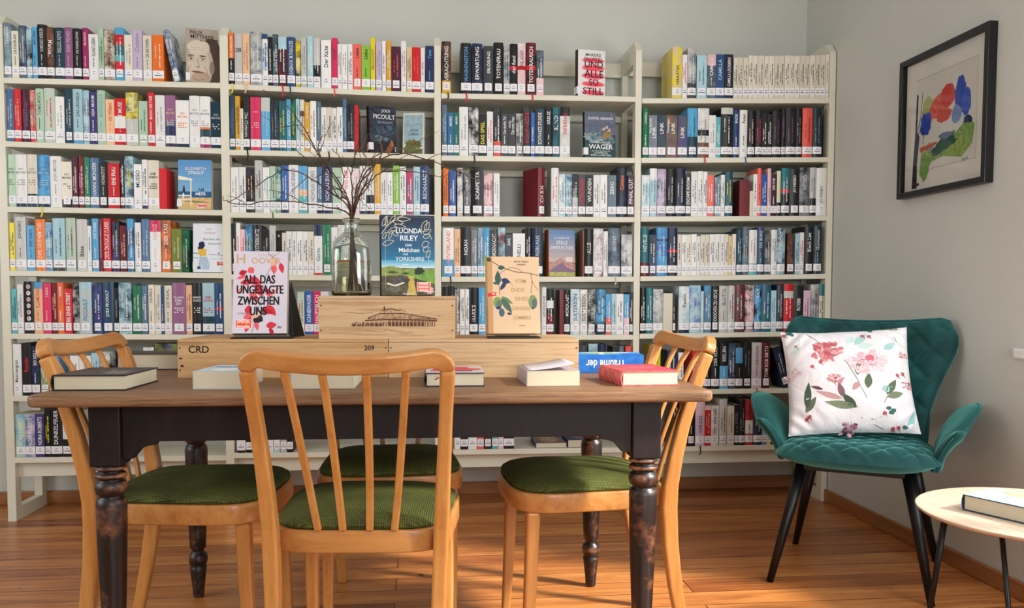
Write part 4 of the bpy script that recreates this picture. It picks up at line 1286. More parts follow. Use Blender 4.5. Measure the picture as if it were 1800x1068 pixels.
def art_zwei(a):
    a.rect(0, 0, 1, 1, (206, 206, 196)); a.rect(.05, .26, .93, .95, (134, 164, 176), (158, 184, 192)); a.rect(.05, .02, .93, .14, (96, 104, 72)); a.blob(.5, .24, .38, .12, (128, 112, 62), 30, .2, col2=(84, 88, 48)); a.blob(.3, .15, .3, .07, (104, 110, 64), 20, .2)
    a.text('PAOLO COGNETTI', .5, .72, .045, (120, 146, 156), .7); a.text('ZWEI', .5, .58, .06, (52, 62, 70), .4); a.text('LEBEN', .5, .49, .06, (52, 62, 70), .5)
def art_und(a):
    a.rect(0, 0, 1, 1, (226, 226, 222))
    for y, r in ((.78, .05), (.62, .07), (.45, .075), (.28, .06), (.1, .06)):
        a.blob(.56, y, .44, r*1.1, (238, 150, 160), 26, .05); a.blob(.56, y, .38, r*.75, (236, 74, 96), 26, .05)
    k = (26, 22, 30); a.text('MAREIKE', .56, .90, .065, k, .58); a.text('FALLWICKL', .56, .815, .07, k, .66); a.text('UND', .58, .70, .14, k, .7, .3); a.text('ALLE', .58, .50, .15, k, .7, .3); a.text('SO', .58, .32, .13, k, .5, .3); a.text('STILL', .56, .13, .15, k, .8, .3)
def art_wager(a):
    a.rect(0, 0, 1, 1, (104, 110, 130), (84, 92, 116)); a.rect(0, 0, 1, .5, (44, 84, 88), (28, 54, 64)); a.blob(.3, .45, .3, .12, (150, 166, 172), 24, .3, col2=(66, 104, 108)); a.blob(.75, .38, .25, .1, (120, 142, 148), 24, .3, col2=(54, 88, 92)); a.blob(.72, .5, .16, .07, (150, 118, 74), 18, .15, rot=.5)
    for x, y, l in ((.62, .62, .16), (.72, .66, .2), (.8, .6, .14)): a.line([(x-.05, y-.1), (x+.06, y+l*.6)], .012, (70, 56, 44)); a.poly([(x-.08, y-.02), (x+.02, y+.06), (x+.04, y-.02)], (196, 178, 156))
    a.text('DAVID GRANN', .52, .86, .06, (222, 222, 226), .86); a.text('DER', .52, .385, .035, (214, 224, 220), .2); a.text('UNTERGANG DER', .52, .335, .038, (214, 224, 220), .7); a.text('WAGER', .52, .24, .11, (236, 236, 232), .86); a.text('Eine wahre Geschichte von', .52, .15, .03, (196, 210, 206), .6); a.text('SCHIFFBRUCH', .52, .105, .035, (214, 224, 220), .5); a.text('MORD und MEUTEREI', .52, .055, .035, (214, 224, 220), .7)
def art_stille(a):
    bands(a, .3, 1, (214, 188, 176), (104, 142, 194), 7); a.poly([(0, .28), (.2, .30), (.44, .40), (.62, .33), (1, .26), (1, .08), (0, .08)], (176, 134, 148), (206, 160, 140)); a.poly([(0, .12), (.5, .3), (.66, .2), (1, .12), (1, .06), (0, .06)], (140, 112, 140)); a.rect(0, 0, 1, .09, (206, 196, 110), (168, 170, 96))
    a.text('CAY RADEMACHER', .5, .83, .035, (236, 240, 244), .6); a.text('STILLE', .5, .73, .075, (240, 240, 240), .42); a.text('SAINTE-VICTOIRE', .5, .62, .065, (240, 240, 240), .86); badge(a, .64, .31, .9, .42, (232, 204, 192), ['SPIEGEL'])
def art_hoover(a):
    W = (208, 199, 212); a.rect(0, 0, 1, 1, W)
    red = [(206, 44, 62), (226, 88, 98), (178, 26, 40), (234, 132, 132)]
    def petal(x, y, l, ang, wd, c): a.leaf(x, y, x+l*cos(ang), y+l*sin(ang)*.68, wd, c)
    g = (196, 158, 116); a.text('H', .13, .905, .115, g, .17, .3); a.text('OOVER', .60, .885, .075, g, .72); a.text('COLLEEN', .60, .955, .035, (186, 160, 150), .62)
    a.line([(.62, .98), (.78, .90), (.58, .68), (.55, .45), (.5, .36), (.42, .15), (.36, .01)], .009, (70, 44, 40)); a.line([(.85, .99), (.7, .92)], .007, (70, 44, 40))
    r = a.r
    for x, y, l, an, wd, k in ((.68, .86, .14, 0, .10, 3), (.74, .84, .18, -1.5, .10, 1), (.86, .86, .2, -1.3, .09, 0), (.1, .72, .16, .3, .1, 2), (.28, .8, .14, -.9, .12, 1), (.06, .66, .2, .3, .06, 1), (.12, .61, .3, .1, .10, 0), (.3, .68, .26, -.6, .14, 0), (.42, .6, .26, -1.1, .14, 0), (.3, .5, .26, -.8, .12, 1), (.05, .48, .24, .6, .06, 3), (.6, .54, .2, -.9, .1, 0), (.66, .44, .3, .7, .05, 3), (.62, .34, .26, -.8, .13, 0), (.3, .34, .2, -1.7, .12, 0), (.52, .28, .24, -.2, .1, 2), (.2, .18, .2, .4, .10, 1), (.34, .2, .3, -1.9, .12, 0), (.42, .16, .2, -1.3, .08, 1), (.62, .09, .2, .1, .12, 0), (.68, .06, .14, -.9, .07, 2)): petal(x, y, l*1.0, an, wd*1.1, red[k])
    a.blob(.47, .17, .09, .05, (40, 26, 30), 14, .2); a.leaf(.36, .2, .5, .22, .08, (230, 170, 130)); a.blob(.72, .86, .05, .04, (216, 180, 140))
    k = (16, 14, 18)
    for t, y, x, w in (('ALL DAS', .655, .48, .58), ('UNGESAGTE', .53, .5, .86), ('ZWISCHEN', .395, .47, .76), ('UNS', .27, .47, .30)): a.bold(t, x, y, .105, k, w, .3)
    a.text('ROMAN', .18, .24, .022, (160, 150, 160), .2); badge(a, .06, .06, .36, .165, (228, 84, 44), ['SPIEGEL', 'Bestseller']); a.text('dtv', .87, .075, .03, k, .1)
def art_ende(a):
    a.rect(0, 0, 1, 1, (216, 184, 148)); a.rect(0, 0, .085, 1, (188, 144, 98)); a.rect(.085, 0, .095, 1, (190, 148, 104))
    br = (72, 56, 44); a.line([(.05, .95), (.3, .85), (.55, .80), (.8, .785), (.98, .755)], .014, br); a.line([(.14, .72), (.28, .80), (.45, .86), (.6, .84), (.68, .8)], .009, br); a.line([(.84, .78), (.86, .66), (.83, .52)], .010, br); a.line([(.85, .7), (.9, .62), (.98, .56)], .008, br); a.line([(.22, .62), (.23, .5)], .01, br)
    gr, bl, dg = (122, 144, 78), (36, 44, 92), (44, 84, 74)
    a.blob(.03, .96, .045, .03, (50, 70, 50)); a.leaf(.2, .85, .34, .86, .09, dg); a.leaf(.2, .62, .2, .82, .12, dg); a.leaf(.1, .66, .2, .64, .05, dg); a.leaf(.26, .7, .44, .66, .11, bl); a.leaf(.24, .56, .38, .70, .08, bl); a.line([(.44, .66), (.48, .62)], .006, br)
    a.poly([(0, .52), (.17, .535), (.15, .51), (.17, .49), (0, .475)], (206, 30, 44)); a.text('btb', .11, .513, .022, 'w', .07)
    a.blob(.185, .40, .085, .075, gr, 22, .03); a.blob(.215, .38, .055, .05, (84, 108, 92), 18, .03); a.blob(.26, .27, .055, .055, (66, 92, 104), 18, .03); a.leaf(.26, .48, .48, .38, .08, (98, 124, 82)); a.leaf(.26, .46, .46, .26, .12, (66, 98, 82)); a.leaf(.36, .26, .46, .25, .05, bl); a.blob(.20, .33, .05, .02, bl, 12, .1)
    a.blob(.865, .41, .085, .09, gr, 24, .02); a.blob(.895, .39, .05, .065, (76, 100, 110), 18, .02); a.leaf(.84, .34, .88, .31, .04, bl)
    t = (178, 146, 104)
    for s, x, y in (('VOM', .63, .68), ('ENDE', .58, .565), ('EINES', .65, .45), ('LANGEN', .63, .325), ('SOMMERS', .65, .205)): a.text(s, x, y, .05, t, .34)
    a.text('BEATE TERESA', .66, .935, .022, (84, 70, 56), .5); a.text('HANIKA', .66, .897, .022, (84, 70, 56), .26); a.text('ROMAN', .65, .10, .016, (120, 100, 76), .18)
def art_riley(a):
    bands(a, .42, 1, (28, 116, 158), (20, 32, 56), 9); a.blob(.5, .72, .45, .06, (40, 84, 120), 24, .2); bands(a, .34, .44, (200, 220, 226), (70, 150, 186), 5)
    a.poly([(0, .22), (0, .35), (.2, .365), (.42, .33), (.7, .345), (1, .33), (1, .22)], (150, 158, 78), (112, 130, 62)); a.poly([(.5, .28), (1, .3), (1, .12), (.6, .1)], (128, 168, 64), (98, 140, 56)); a.poly([(0, 0), (1, 0), (1, .14), (.6, .22), (.4, .25), (0, .24)], (92, 84, 48), (62, 56, 40)); a.poly([(.46, 0), (.66, 0), (.62, .12), (.6, .24), (.5, .24), (.5, .1)], (206, 176, 78), (170, 148, 70)); a.blob(.34, .19, .16, .05, (92, 82, 84), 20, .25, col2=(54, 50, 56)); a.blob(.2, .1, .2, .06, (64, 60, 52), 20, .3, col2=(104, 100, 84)); a.line([(.1, .15), (.25, .12), (.42, .16)], .03, (214, 210, 186))
    a.blob(.9, .06, .09, .04, (206, 160, 166), 16, .3); a.blob(.7, .3, .1, .05, (24, 46, 32), 26, .3); a.blob(.45, .275, .07, .018, (44, 84, 44), 16, .3); a.blob(.2, .285, .1, .015, (60, 70, 40), 14, .3)
    c = (226, 214, 176); a.outline([(.075, .98), (.93, .98), (.93, .45), (.93, .98)], .006, (160, 170, 160)); a.line([(.075, .98), (.075, .1)], .006, (170, 180, 170))
    a.line([(0, .76), (.1, .85), (.25, .95), (.42, 1.0)], .01, c)
    def ol(x0, y0, x1, y1, wd):
        n = 8; A = []; B = []
        dx, dy = x1-x0, y1-y0; L = sqrt(dx*dx+dy*dy); nx, ny = -dy/L, dx/L
        for i in range(n+1): q = i/n; ww = wd*.5*sin(pi*q**.85); A.append((x0+dx*q+nx*ww, y0+dy*q+ny*ww)); B.append((x0+dx*q-nx*ww, y0+dy*q-ny*ww))
        a.outline(A+B[::-1], .008, c)
    for p in ((.02, .86, .12, .99, .06), (.1, .86, .1, .97, .05), (.16, .9, .27, .995, .05), (.22, .92, .42, .9, .05), (.24, .87, .46, .855, .05), (.3, .95, .55, .95, .05), (.12, .78, .3, .84, .06), (.2, .81, .14, .7, .05), (.2, .8, .32, .74, .05), (.1, .78, .02, .7, .05), (.02, .63, .24, .68, .06), (.76, .8, .86, .94, .09), (.82, .8, .9, .92, .08), (.78, .78, .94, .82, .06), (.78, .73, .92, .75, .05), (.76, .62, .9, .66, .08), (.78, .56, .9, .6, .07), (.84, .48, .92, .56, .06)): ol(*p)
    a.line([(.9, .78), (.95, .7)], .008, c); a.line([(.9, .5), (.88, .44), (.94, .42)], .008, c)
    w = (232, 236, 236); a.text('LUCINDA', .52, .805, .065, w, .48); a.text('RILEY', .52, .715, .065, w, .36); a.text('DAS', .51, .628, .032, w, .16); a.text('Mädchen', .52, .565, .052, w, .5); a.text('AUS', .45, .513, .024, w, .15); a.text('YORKSHIRE', .53, .455, .05, (206, 222, 224), .72); a.text('Roman', .45, .385, .02, w, .14); badge(a, .66, .05, .92, .165, (226, 108, 92), ['SPIEGEL', 'Bestseller', 'Autorin']); a.text('GOLDMANN', .5, .02, .018, w, .24)
STR = ['FELIX', 'MITTERER', 'Mein Lebenslauf', 'ELIZABETH', 'STROUT', 'AM', 'MEER', 'SPIEGEL', 'Bestseller', 'Autorin', 'jojo', 'moyes', 'Das Haus der', 'Wiederkehr', 'JODI', 'PICOULT', 'SCHULDIG', 'PAOLO COGNETTI', 'ZWEI', 'LEBEN', 'MAREIKE', 'FALLWICKL', 'UND', 'ALLE', 'SO', 'STILL', 'DAVID GRANN', 'DER', 'UNTERGANG DER', 'WAGER', 'Eine wahre Geschichte von', 'SCHIFFBRUCH', 'MORD und MEUTEREI', 'CAY RADEMACHER', 'STILLE', 'SAINTE-VICTOIRE', 'H', 'OOVER', 'COLLEEN', 'ALL DAS', 'UNGESAGTE', 'ZWISCHEN', 'UNS', 'ROMAN', 'dtv', 'btb', 'VOM', 'ENDE', 'EINES', 'LANGEN', 'SOMMERS', 'BEATE TERESA', 'HANIKA', 'LUCINDA', 'RILEY', 'DAS', 'Mädchen', 'AUS', 'YORKSHIRE', 'Roman', 'GOLDMANN', 'CRD', '209', 'Romane', 'Träume der', 'Provence', 'MARCA', 'Ingrid']
def shelf_face(row, bay, u0, u1, vtop, w_over, t, label, spine, art, yaw=0, lean=7, back=.02, seed=3, **k):
    um = (u0+u1)/2; z = shelfz(row, bay, onY(um, 300, DY).x)+.0008
    Y = DY+back; a = onY(u0, 300, Y).x; b = onY(u1, 300, Y).x
    w = (b-a)/cos(radians(yaw)); h = (onY(um, vtop, Y).z-z)/cos(radians(lean))
    return facebook('book', label, w, h, t, ((a+b)/2, Y+(w/2*abs(sin(radians(yaw)))), z+t*sin(radians(lean))), (radians(-lean), 0, radians(yaw)), spine, art, seed, **k)
def display_books():
    g = 'books shown face out on the shelves'
    shelf_face(1, 1, 330, 384, 48, 0, .026, 'book with large brown portrait of a man on cover, top shelf, leftmost bay', (150, 144, 130), art_felix, yaw=13, lean=3, group=g, hard=False)
    shelf_face(3, 1, 312, 370.5, 281, 0, .03, 'book with blue seaside porch cover facing out, third shelf, leftmost bay', (206, 206, 196), art_strout, yaw=0, lean=4, back=.02, group=g)
    shelf_face(4, 1, 336, 396, 393, 0, .03, 'white book with woman in yellow blouse on cover, facing out beside olive book', (220, 222, 226), art_moyes, yaw=0, lean=4, back=.012, group=g, hard=False)
    shelf_face(2, 2, 651, 698, 186, 0, .045, 'dark storm-sky book with big white capitals facing out, second shelf behind twigs', (24, 26, 34), art_picoult, yaw=16, lean=7, group=g, col2=(50, 44, 52))
    shelf_face(2, 2, 708, 745, 197, 0, .022, 'small pale blue and cream book lettered ZWEI LEBEN facing out', (206, 206, 198), art_zwei, yaw=-12, lean=5, back=.035, group=g, tag_spine=False)
    shelf_face(1, 3, 1015, 1064, 87, 0, .04, 'white book with pink spray blurs and black capitals facing out, top shelf', (70, 34, 44), art_und, yaw=9, lean=0, group=g, back=.02)
    shelf_face(2, 3, 1028, 1083, 196, 0, .032, 'dark sea-green book with sailing ship in storm facing out', (30, 34, 44), art_wager, yaw=4, lean=3, group=g)
    shelf_face(4, 3, 966, 1015, 404, 0, .046, 'blue sky and pink mountain cover facing out, fourth shelf, third bay', (168, 92, 60), art_stille, yaw=15, lean=2, group=g, tag_spine=False)
# ------------------------------------------------------------------ wine boxes with the display on them
def wine_boxes():
    a = onZ(313, 664, TZ); b = onZ(1017, 663, TZ)
    dirv = (b-a); L = dirv.length; rz = math.atan2(dirv.y, dirv.x); ex = dirv.normalized(); ey = Vector((-ex.y, ex.x, 0))
    H1 = .103; D1 = .30; z0 = TZ+.0006
    def crate(name, label, p, w, h, d, z, mat, art=None):
        t = thing(name, label, 'wooden box', (p.x, p.y, z), rz, 'wooden wine crates on the table'); th = .010
        g = G(); g.box(-w/2, 0, 0, w/2, th, h-.0085, col='w')
        n0 = len(g.f)
        if art:
            A = Art(g, w, h, lambda x, y, o: (x-w/2, -.0004-o, y), 5, .000004); art(A)
            for q in range(n0, len(g.m)): g.m[q] = 1
        fr = g.build('front_board', [mat, 'art'], t)
        g = G(); g.box(-w/2, d-th, 0, w/2, d, h-.0085); g.build('rear_board', mat, t, bevel=.0012)
        for sx in (-1, 1): g = G(); g.box(sx*(w/2-th/2)-th/2, th+.0003, 0, sx*(w/2-th/2)+th/2, d-th-.0003, h-.0085); g.build('end_board', mat, t, bevel=.0012)
        g = G(); g.box(-w/2, 0, h-.008, w/2, d, h); g.build('lid', mat, t, bevel=.0015)
        g = G(); g.box(-w/2+th+.001, th+.001, 0, w/2-th-.001, d-th-.001, .006); g.build('bottom_board', mat, t)
        for sx in (-1, 1):
            for zz in (h*.2, h*.78):
                g = G(); g.lathe([(.0022, 0), (.0022, .0008)], 10, mx=Matrix.Translation((sx*(w/2-.006), -.0002, zz)) @ Matrix.Rotation(pi/2, 4, 'X')); g.build('screw', 'screw', t)
        return t
    def m1(A):
        k = (36, 28, 24); A.text('CRD', .10, .74, .19, k, .14); A.text('209', .91, .78, .13, k, .07)
        for x, y in ((.015, .5), (.018, .32), (.022, .3)): A.blob(x, y, .008, .02, k, 8, .3)
    def m3(A):
        k = (88, 48, 32); r = A.r
        # burnt drawing of a long low villa: roof dots, arcade, turret, bushes
        for i in range(13):
            x = .52+.027*i; w = .008
            A.line([(x-w, .29), (x-w, .40), (x-w*.5, .43), (x+w*.5, .43), (x+w, .40), (x+w, .29)], .0045, k)
            if i < 10: A.poly([(x-w*.6, .30), (x-w*.6, .38), (x, .41), (x+w*.6, .38), (x+w*.6, .30)], k)
        A.line([(.34, .43), (.5, .455), (.7, .45), (.87, .43)], .009, k); A.line([(.36, .49), (.45, .60), (.62, .60), (.87, .47)], .005, k)
        for i in range(270):
            x = r.uniform(.36, .86); yt = .60-.13*max(0, (x-.62)/.24) if x > .62 else .49+.11*min(1, (x-.36)/.1)
            y = r.uniform(.46, max(.47, yt)); A.rect(x, y, x+.0045, y+.012, k)
        A.line([(.46, .66), (.53, .71), (.6, .66)], .005, k); A.line([(.485, .66), (.485, .58)], .004, k); A.line([(.53, .66), (.53, .6)], .003, k); A.rect(.478, .68, .487, .76, k); A.line([(.56, .66), (.6, .69), (.64, .64)], .003, k)
        for i in range(60): x = r.uniform(.24, .5); A.line([(x, .29+.02*r.random()), (x+.006, .33+.08*r.random())], .004, k)
        A.line([(.21, .62), (.3, .60), (.4, .615)], .002, k); A.line([(.34, .2), (.46, .17), (.5, .22), (.64, .15), (.7, .17)], .002, k); A.line([(.87, .55), (.9, .54)], .002, k)
    f = lambda s, y=0: a+ex*s+ey*y
    w1 = L*.5205; w2 = L-w1-.002
    c1 = crate('wine_box', 'long golden wooden crate stamped CRD and 209 at left of table', f(w1/2), w1, H1, D1, z0, 'pine2', m1)
    c2 = crate('wine_box', 'plain wood-grained crate at right, under the peach lemon book', f(w1+.002+w2/2), w2, H1, D1, z0, 'pine')
    ztop = z0+H1
    p0 = onZ(558, 596.5, ztop); p1 = onZ(799, 596.5, ztop); s0 = (p0-a).dot(ex); s1 = (p1-a).dot(ex); q = (p0-a).dot(ey)
    H3 = .116; c3 = crate('wine_box', 'upper pale wooden crate printed with a long arcaded villa', f((s0+s1)/2, .012), s1-s0, H3, .25, ztop+.0006, 'pine', m3)
    return a, ex, ey, rz, ztop, ztop+.0006+H3
def display_on_boxes(a, ex, ey, rz, z1, z2):
    # Hoover style book on black stand
    prep(STR)
    Y = 2.34
    def at(u0, u1, vt, vb, z, lean, yaw, yoff):
        # depth of the foot comes from the crate top it stands on
        base = onZ((u0+u1)/2, 520, z)
        return None
    def place(u0, u1, vb, z, d, lean, vt, yaw):
        yy = a.y+d; L_ = onY(u0, vb, yy); R2 = onY(u1, vb, yy); w = R2.x-L_.x; h = onY((u0+u1)/2, vt, yy+.02).z-z
        return w, h/cos(radians(lean)), ((L_.x+R2.x)/2, yy, z)
    w, h, p = place(410, 505, 590, z1+.001, .03, 13, 450, 0)
    e = facebook('book', 'white book with red petals and big black capitals on black stand', w, h, .036, (p[0], p[1]-.015, p[2]+.014), (radians(-13), 0, radians(1.5)), (206, 198, 210), art_hoover, 11, tag_spine=False, hard=False)
    t = thing('book_stand', 'black wire book stand under the white petal book', 'stand', (p[0], p[1]-.015, z1+.0008), radians(1.5))
    g = G(); g.box(-.075, -.012, 0, .088, .045, .004); g.build('stand_foot', 'black_plastic', t, bevel=.001)
    g = G(); g.add([(-.05, .052, .006), (.085, .052, .006), (.07, .098, .16), (-.03, .098, .16), (-.05, .055, .006), (.085, .055, .006), (.07, .101, .16), (-.03, .101, .16)], [(0, 1, 2, 3), (7, 6, 5, 4), (0, 4, 5, 1), (1, 5, 6, 2), (2, 6, 7, 3), (3, 7, 4, 0)]); g.build('back_plate', 'black_plastic', t)
    g = G(); g.add([(.075, .045, .001), (.105, .12, .001), (.072, .102, .155), (.078, .045, .001), (.108, .12, .001), (.075, .102, .155)], [(0, 1, 2), (5, 4, 3), (0, 3, 4, 1), (1, 4, 5, 2), (2, 5, 3, 0)]); g.build('prop', 'black_plastic', t)
    w, h, p = place(859, 951, 588, z1+.001, -.02, 11, 459, 0)
    facebook('book', 'peach book with green lemons on a twig, leaning back on right crate', w, h, .034, (p[0], p[1]+.005, p[2]+.013), (radians(-10), 0, radians(2)), (206, 160, 108), art_ende, 12, tag_spine=False, spinetext=None)
    t = thing('book_stand', 'dark book stand under the peach lemon book', 'stand', (p[0], p[1]+.005, z1+.0008), radians(2))
    g = G(); g.box(-.072, -.006, 0, .072, .05, .0045); g.build('stand_foot', 'black_plastic', t, bevel=.001)
    g = G(); g.add([(-.05, .054, .005), (.05, .054, .005), (.04, .09, .14), (-.04, .09, .14), (-.05, .057, .005), (.05, .057, .005), (.04, .093, .14), (-.04, .093, .14)], [(0, 1, 2, 3), (7, 6, 5, 4), (0, 4, 5, 1), (1, 5, 6, 2), (2, 6, 7, 3), (3, 7, 4, 0)]); g.build('back_plate', 'black_plastic', t)
    w, h, p = place(671, 765, 519, z2+.001, .03, 4, 379, 0)
    facebook('book', 'deep blue book with gold flowers over a green valley, on upper crate', w, h, .038, (p[0], p[1], p[2]+.001), (radians(-4), 0, radians(5)), (22, 30, 40), art_riley, 13, tag_spine=False)
# ------------------------------------------------------------------ vase and twigs
def vase_and_twigs(a, z2):
    yv = a.y+.075; px = onY(619, 516, yv).x; sc = .112/2
    t = thing('glass_bottle', 'clear glass apothecary bottle half full of water on the upper crate', 'vase', (px, yv, z2+.0006))
    def ring(r, z, sq, n=40): 
        out = []
        for i in range(n):
            q = 2*pi*i/n; ca, sa = cos(q), sin(q); e = 1-.0*sq
            k = (abs(ca)**(2+3*sq)+abs(sa)**(2+3*sq))**(-1/(2+3*sq)); out.append((r*k*ca, r*k*sa, z))
        return out
    R = .0545
    prof = [(R*.90, 0, .7), (R*.985, .004, .7), (R, .012, .7), (R, .05, .6), (R*1.0, .105, .5), (R*.985, .128, .4), (R*.90, .148, .3), (R*.72, .163, .15), (R*.5, .172, 0), (R*.40, .178, 0), (R*.36, .186, 0), (R*.355, .198, 0), (R*.38, .204, 0), (R*.47, .208, 0), (R*.47, .213, 0), (R*.41, .216, 0)]
    inn = [(R*.33, .212, 0), (R*.31, .198, 0), (R*.31, .186, 0), (R*.36, .176, 0), (R*.46, .168, 0), (R*.68, .159, .15), (R*.86, .145, .3), (R*.94, .127, .4), (R*.952, .105, .5), (R*.95, .05, .6), (R*.93, .014, .7), (R*.88, .008, .7)]
    g = G(); n = 40; rs = [ring(*p) for p in prof+inn]; vs = [p for r in rs for p in r]
    fs = [(j*n+i, j*n+(i+1) % n, (j+1)*n+(i+1) % n, (j+1)*n+i) for j in range(len(rs)-1) for i in range(n)]+[tuple(range(n-1, -1, -1)), tuple((len(rs)-1)*n+i for i in range(n))]
    g.add(vs, fs, smooth=True); g.build('glass_body', 'glass', t)
    g = G(); wz = [(R*.875, .0085, .7), (R*.925, .0143, .7), (R*.945, .05, .6), (R*.947, .098, .52)]
    rs = [ring(*p) for p in wz]; vs = [p for r in rs for p in r]
    fs = [(j*n+i, j*n+(i+1) % n, (j+1)*n+(i+1) % n, (j+1)*n+i) for j in range(len(rs)-1) for i in range(n)]+[tuple(range(n-1, -1, -1)), tuple((len(rs)-1)*n+i for i in range(n))]
    g.add(vs, fs, smooth=True); g.build('water', 'water', t)
    # twigs: each one a polyline measured in the photo, fanned out in depth
    T = [([(636, 500), (634, 450), (622, 400), (618, 372), (598, 330), (560, 270), (530, 220), (500, 180), (472, 162)], .0, [(4, 520, 215, 505, 205), (5, 575, 230, 590, 205), (6, 480, 225, 455, 200)]),
         ([(640, 505), (628, 430), (616, 380), (610, 360), (570, 330), (540, 310), (502, 298), (470, 315), (400, 356)], .05, [(6, 480, 290, 455, 285), (5, 520, 330, 500, 352)]),
         ([(650, 500), (640, 455), (622, 400), (612, 375), (575, 364), (530, 356), (480, 352), (430, 360), (392, 352)], -.04, [(5, 500, 338, 455, 332), (7, 420, 350, 396, 343)]),
         ([(614, 503), (618, 440), (620, 400), (624, 372), (640, 330), (668, 305), (690, 300), (730, 302), (780, 312)], .03, [(5, 716, 270, 748, 262), (6, 740, 290, 770, 300)]),
         ([(625, 495), (622, 430), (620, 390), (622, 360), (640, 310), (668, 280), (710, 270), (750, 280), (800, 300), (845, 318)], -.06, [(6, 730, 250, 778, 227), (7, 770, 270, 800, 268), (8, 820, 298, 850, 300)]),
         ([(612, 498), (619, 420), (621, 385), (624, 350), (630, 320), (648, 285), (676, 265), (705, 262)], .08, [(4, 640, 290, 628, 255), (5, 665, 262, 690, 240)]),
         ([(630, 500), (624, 430), (620, 392), (616, 360), (596, 320), (574, 290), (560, 262), (566, 240)], -.09, [(3, 600, 330, 565, 320), (5, 560, 285, 540, 262)]),
         ([(622, 490), (621, 420), (620, 390), (620, 350), (618, 310), (624, 270), (630, 240), (622, 205)], .05, [(3, 634, 320, 645, 300), (4, 608, 290, 600, 270), (5, 640, 255, 650, 232)]),
         ([(640, 490), (628, 430), (622, 392), (626, 350), (636, 318), (650, 300), (640, 270), (628, 262), (622, 280)], -.03, [(4, 650, 330, 662, 318), (5, 655, 290, 668, 286)]),
         ([(618, 500), (622, 440), (621, 395), (612, 356), (600, 340), (604, 310), (598, 280), (585, 262)], .1, [(4, 590, 330, 575, 335), (5, 610, 300, 618, 286)]),
         ([(628, 480), (624, 420), (621, 392), (630, 350), (646, 330), (655, 300), (652, 280)], .02, [(3, 640, 360, 655, 372), (4, 636, 310, 628, 296)]),
         ([(616, 470), (620, 410), (620, 388), (612, 352), (592, 345), (575, 300), (545, 285), (520, 262)], .12, [(5, 560, 310, 548, 318)]),
         ([(645, 470), (628, 420), (623, 392), (630, 345), (642, 325), (648, 310), (672, 268), (668, 240), (690, 232)], -.1, [(6, 690, 262, 704, 246)])]
    zneck = z2+.19
    rr = random.Random(5)
    tw_lab = ['twig rising steeply left towards the dark teal books', 'twig arching left with a high elbow over pale books', 'long low twig reaching left past the bookcase upright', 'twig bending right then level towards the third bay', 'longest twig sweeping right across the third bay', 'twig curving right in front of the storm-sky book', 'twig leaning up left with a hooked tip', 'straightest twig standing upright from the bottle neck', 'twig curling back on itself above the neck', 'twig zigzagging upward left of the neck', 'short twig leaning right above the bottle', 'twig stepping left with kinked middle', 'twig rising right with a bud cluster at its tip']
    for i, (pl, dep, subs) in enumerate(T):
        pts = []; n = len(pl); inb = 3
        for j, (u, v) in enumerate(pl):
            if j < inb:
                k = j/(inb-1); zt = z2+.014+(zneck-z2-.014)*k; ang = i*2.4; rad = .026*(1-k)**1.2+.004
                pts.append(Vector((px+(u-619)/625*.8*(1-k)+rad*.3*cos(ang), yv+rad*sin(ang), zt)))
            else:
                k = (j-inb+1)/(n-inb); yy = yv+dep*k; P = onY(u, v, yy)
                pts.append(P)
        # smooth
        sm = []
        for j in range(len(pts)-1):
            p0, p1, p2, p3 = pts[max(j-1, 0)], pts[j], pts[j+1], pts[min(j+2, len(pts)-1)]
            for q in range(4):
                s = q/4; sm.append(.5*((2*p1)+(p2-p0)*s+(2*p0-5*p1+4*p2-p3)*s*s+(3*p1-p0-3*p2+p3)*s**3))
        sm.append(pts[-1])
        for q in range(13, len(sm)): sm[q] = sm[q]+Vector((rr.uniform(-1, 1), rr.uniform(-1, 1), rr.uniform(-1, 1)))*.0022
        o0 = sm[0].copy(); N = len(sm); g = G(); g.tube([p-o0 for p in sm], [.0025*(1-.72*q/N)+.0003 for q in range(N)], 6)
        for (j, u1, v1, u2, v2) in subs:
            s0 = sm[min(j*4, N-1)]; yy = s0.y; A_ = onY(u1, v1, yy+.02); B_ = onY(u2, v2, yy+.035)
            A_ = s0.lerp(A_, .8); B_ = A_.lerp(B_, .9)
            g.tube([s0-o0, s0.lerp(A_, .5)-o0+Vector((.003, 0, .002)), A_-o0, A_.lerp(B_, .5)-o0+Vector((0, 0, .003)), B_-o0], [.0012, .0011, .001, .0008, .0004], 5)
        for q in range(14, N, 3):       # small buds and side shoots
            p = sm[q]; dv = Vector((rr.uniform(-1, 1), rr.uniform(-1, 1), rr.uniform(-.3, 1))).normalized()*rr.uniform(.005, .02)
            g.tube([p-o0, p+dv*.6-o0, p+dv-o0], [.0008, .0010, .0004], 4)
        ob = g.build('twig', 'twig', loc=o0); tag(ob, tw_lab[i], 'twig', 'bare twigs in the glass bottle')
    # curled dry leaf hanging from a twig
    g = G(); P = onY(683, 255, yv+.03)
    for k in range(3): g.grid(lambda s, q: Vector((.006*sin(pi*q)*(s-.5)*2+.004*k, .003*cos(6*s)+.003*sin(4*q+k), -.030*q+.008*k)), 4, 8)
    ob = g.build('dry_leaf', 'leaf', loc=P); tag(ob, 'curled dry brown leaf hanging on twig before storm-sky book', 'leaf')
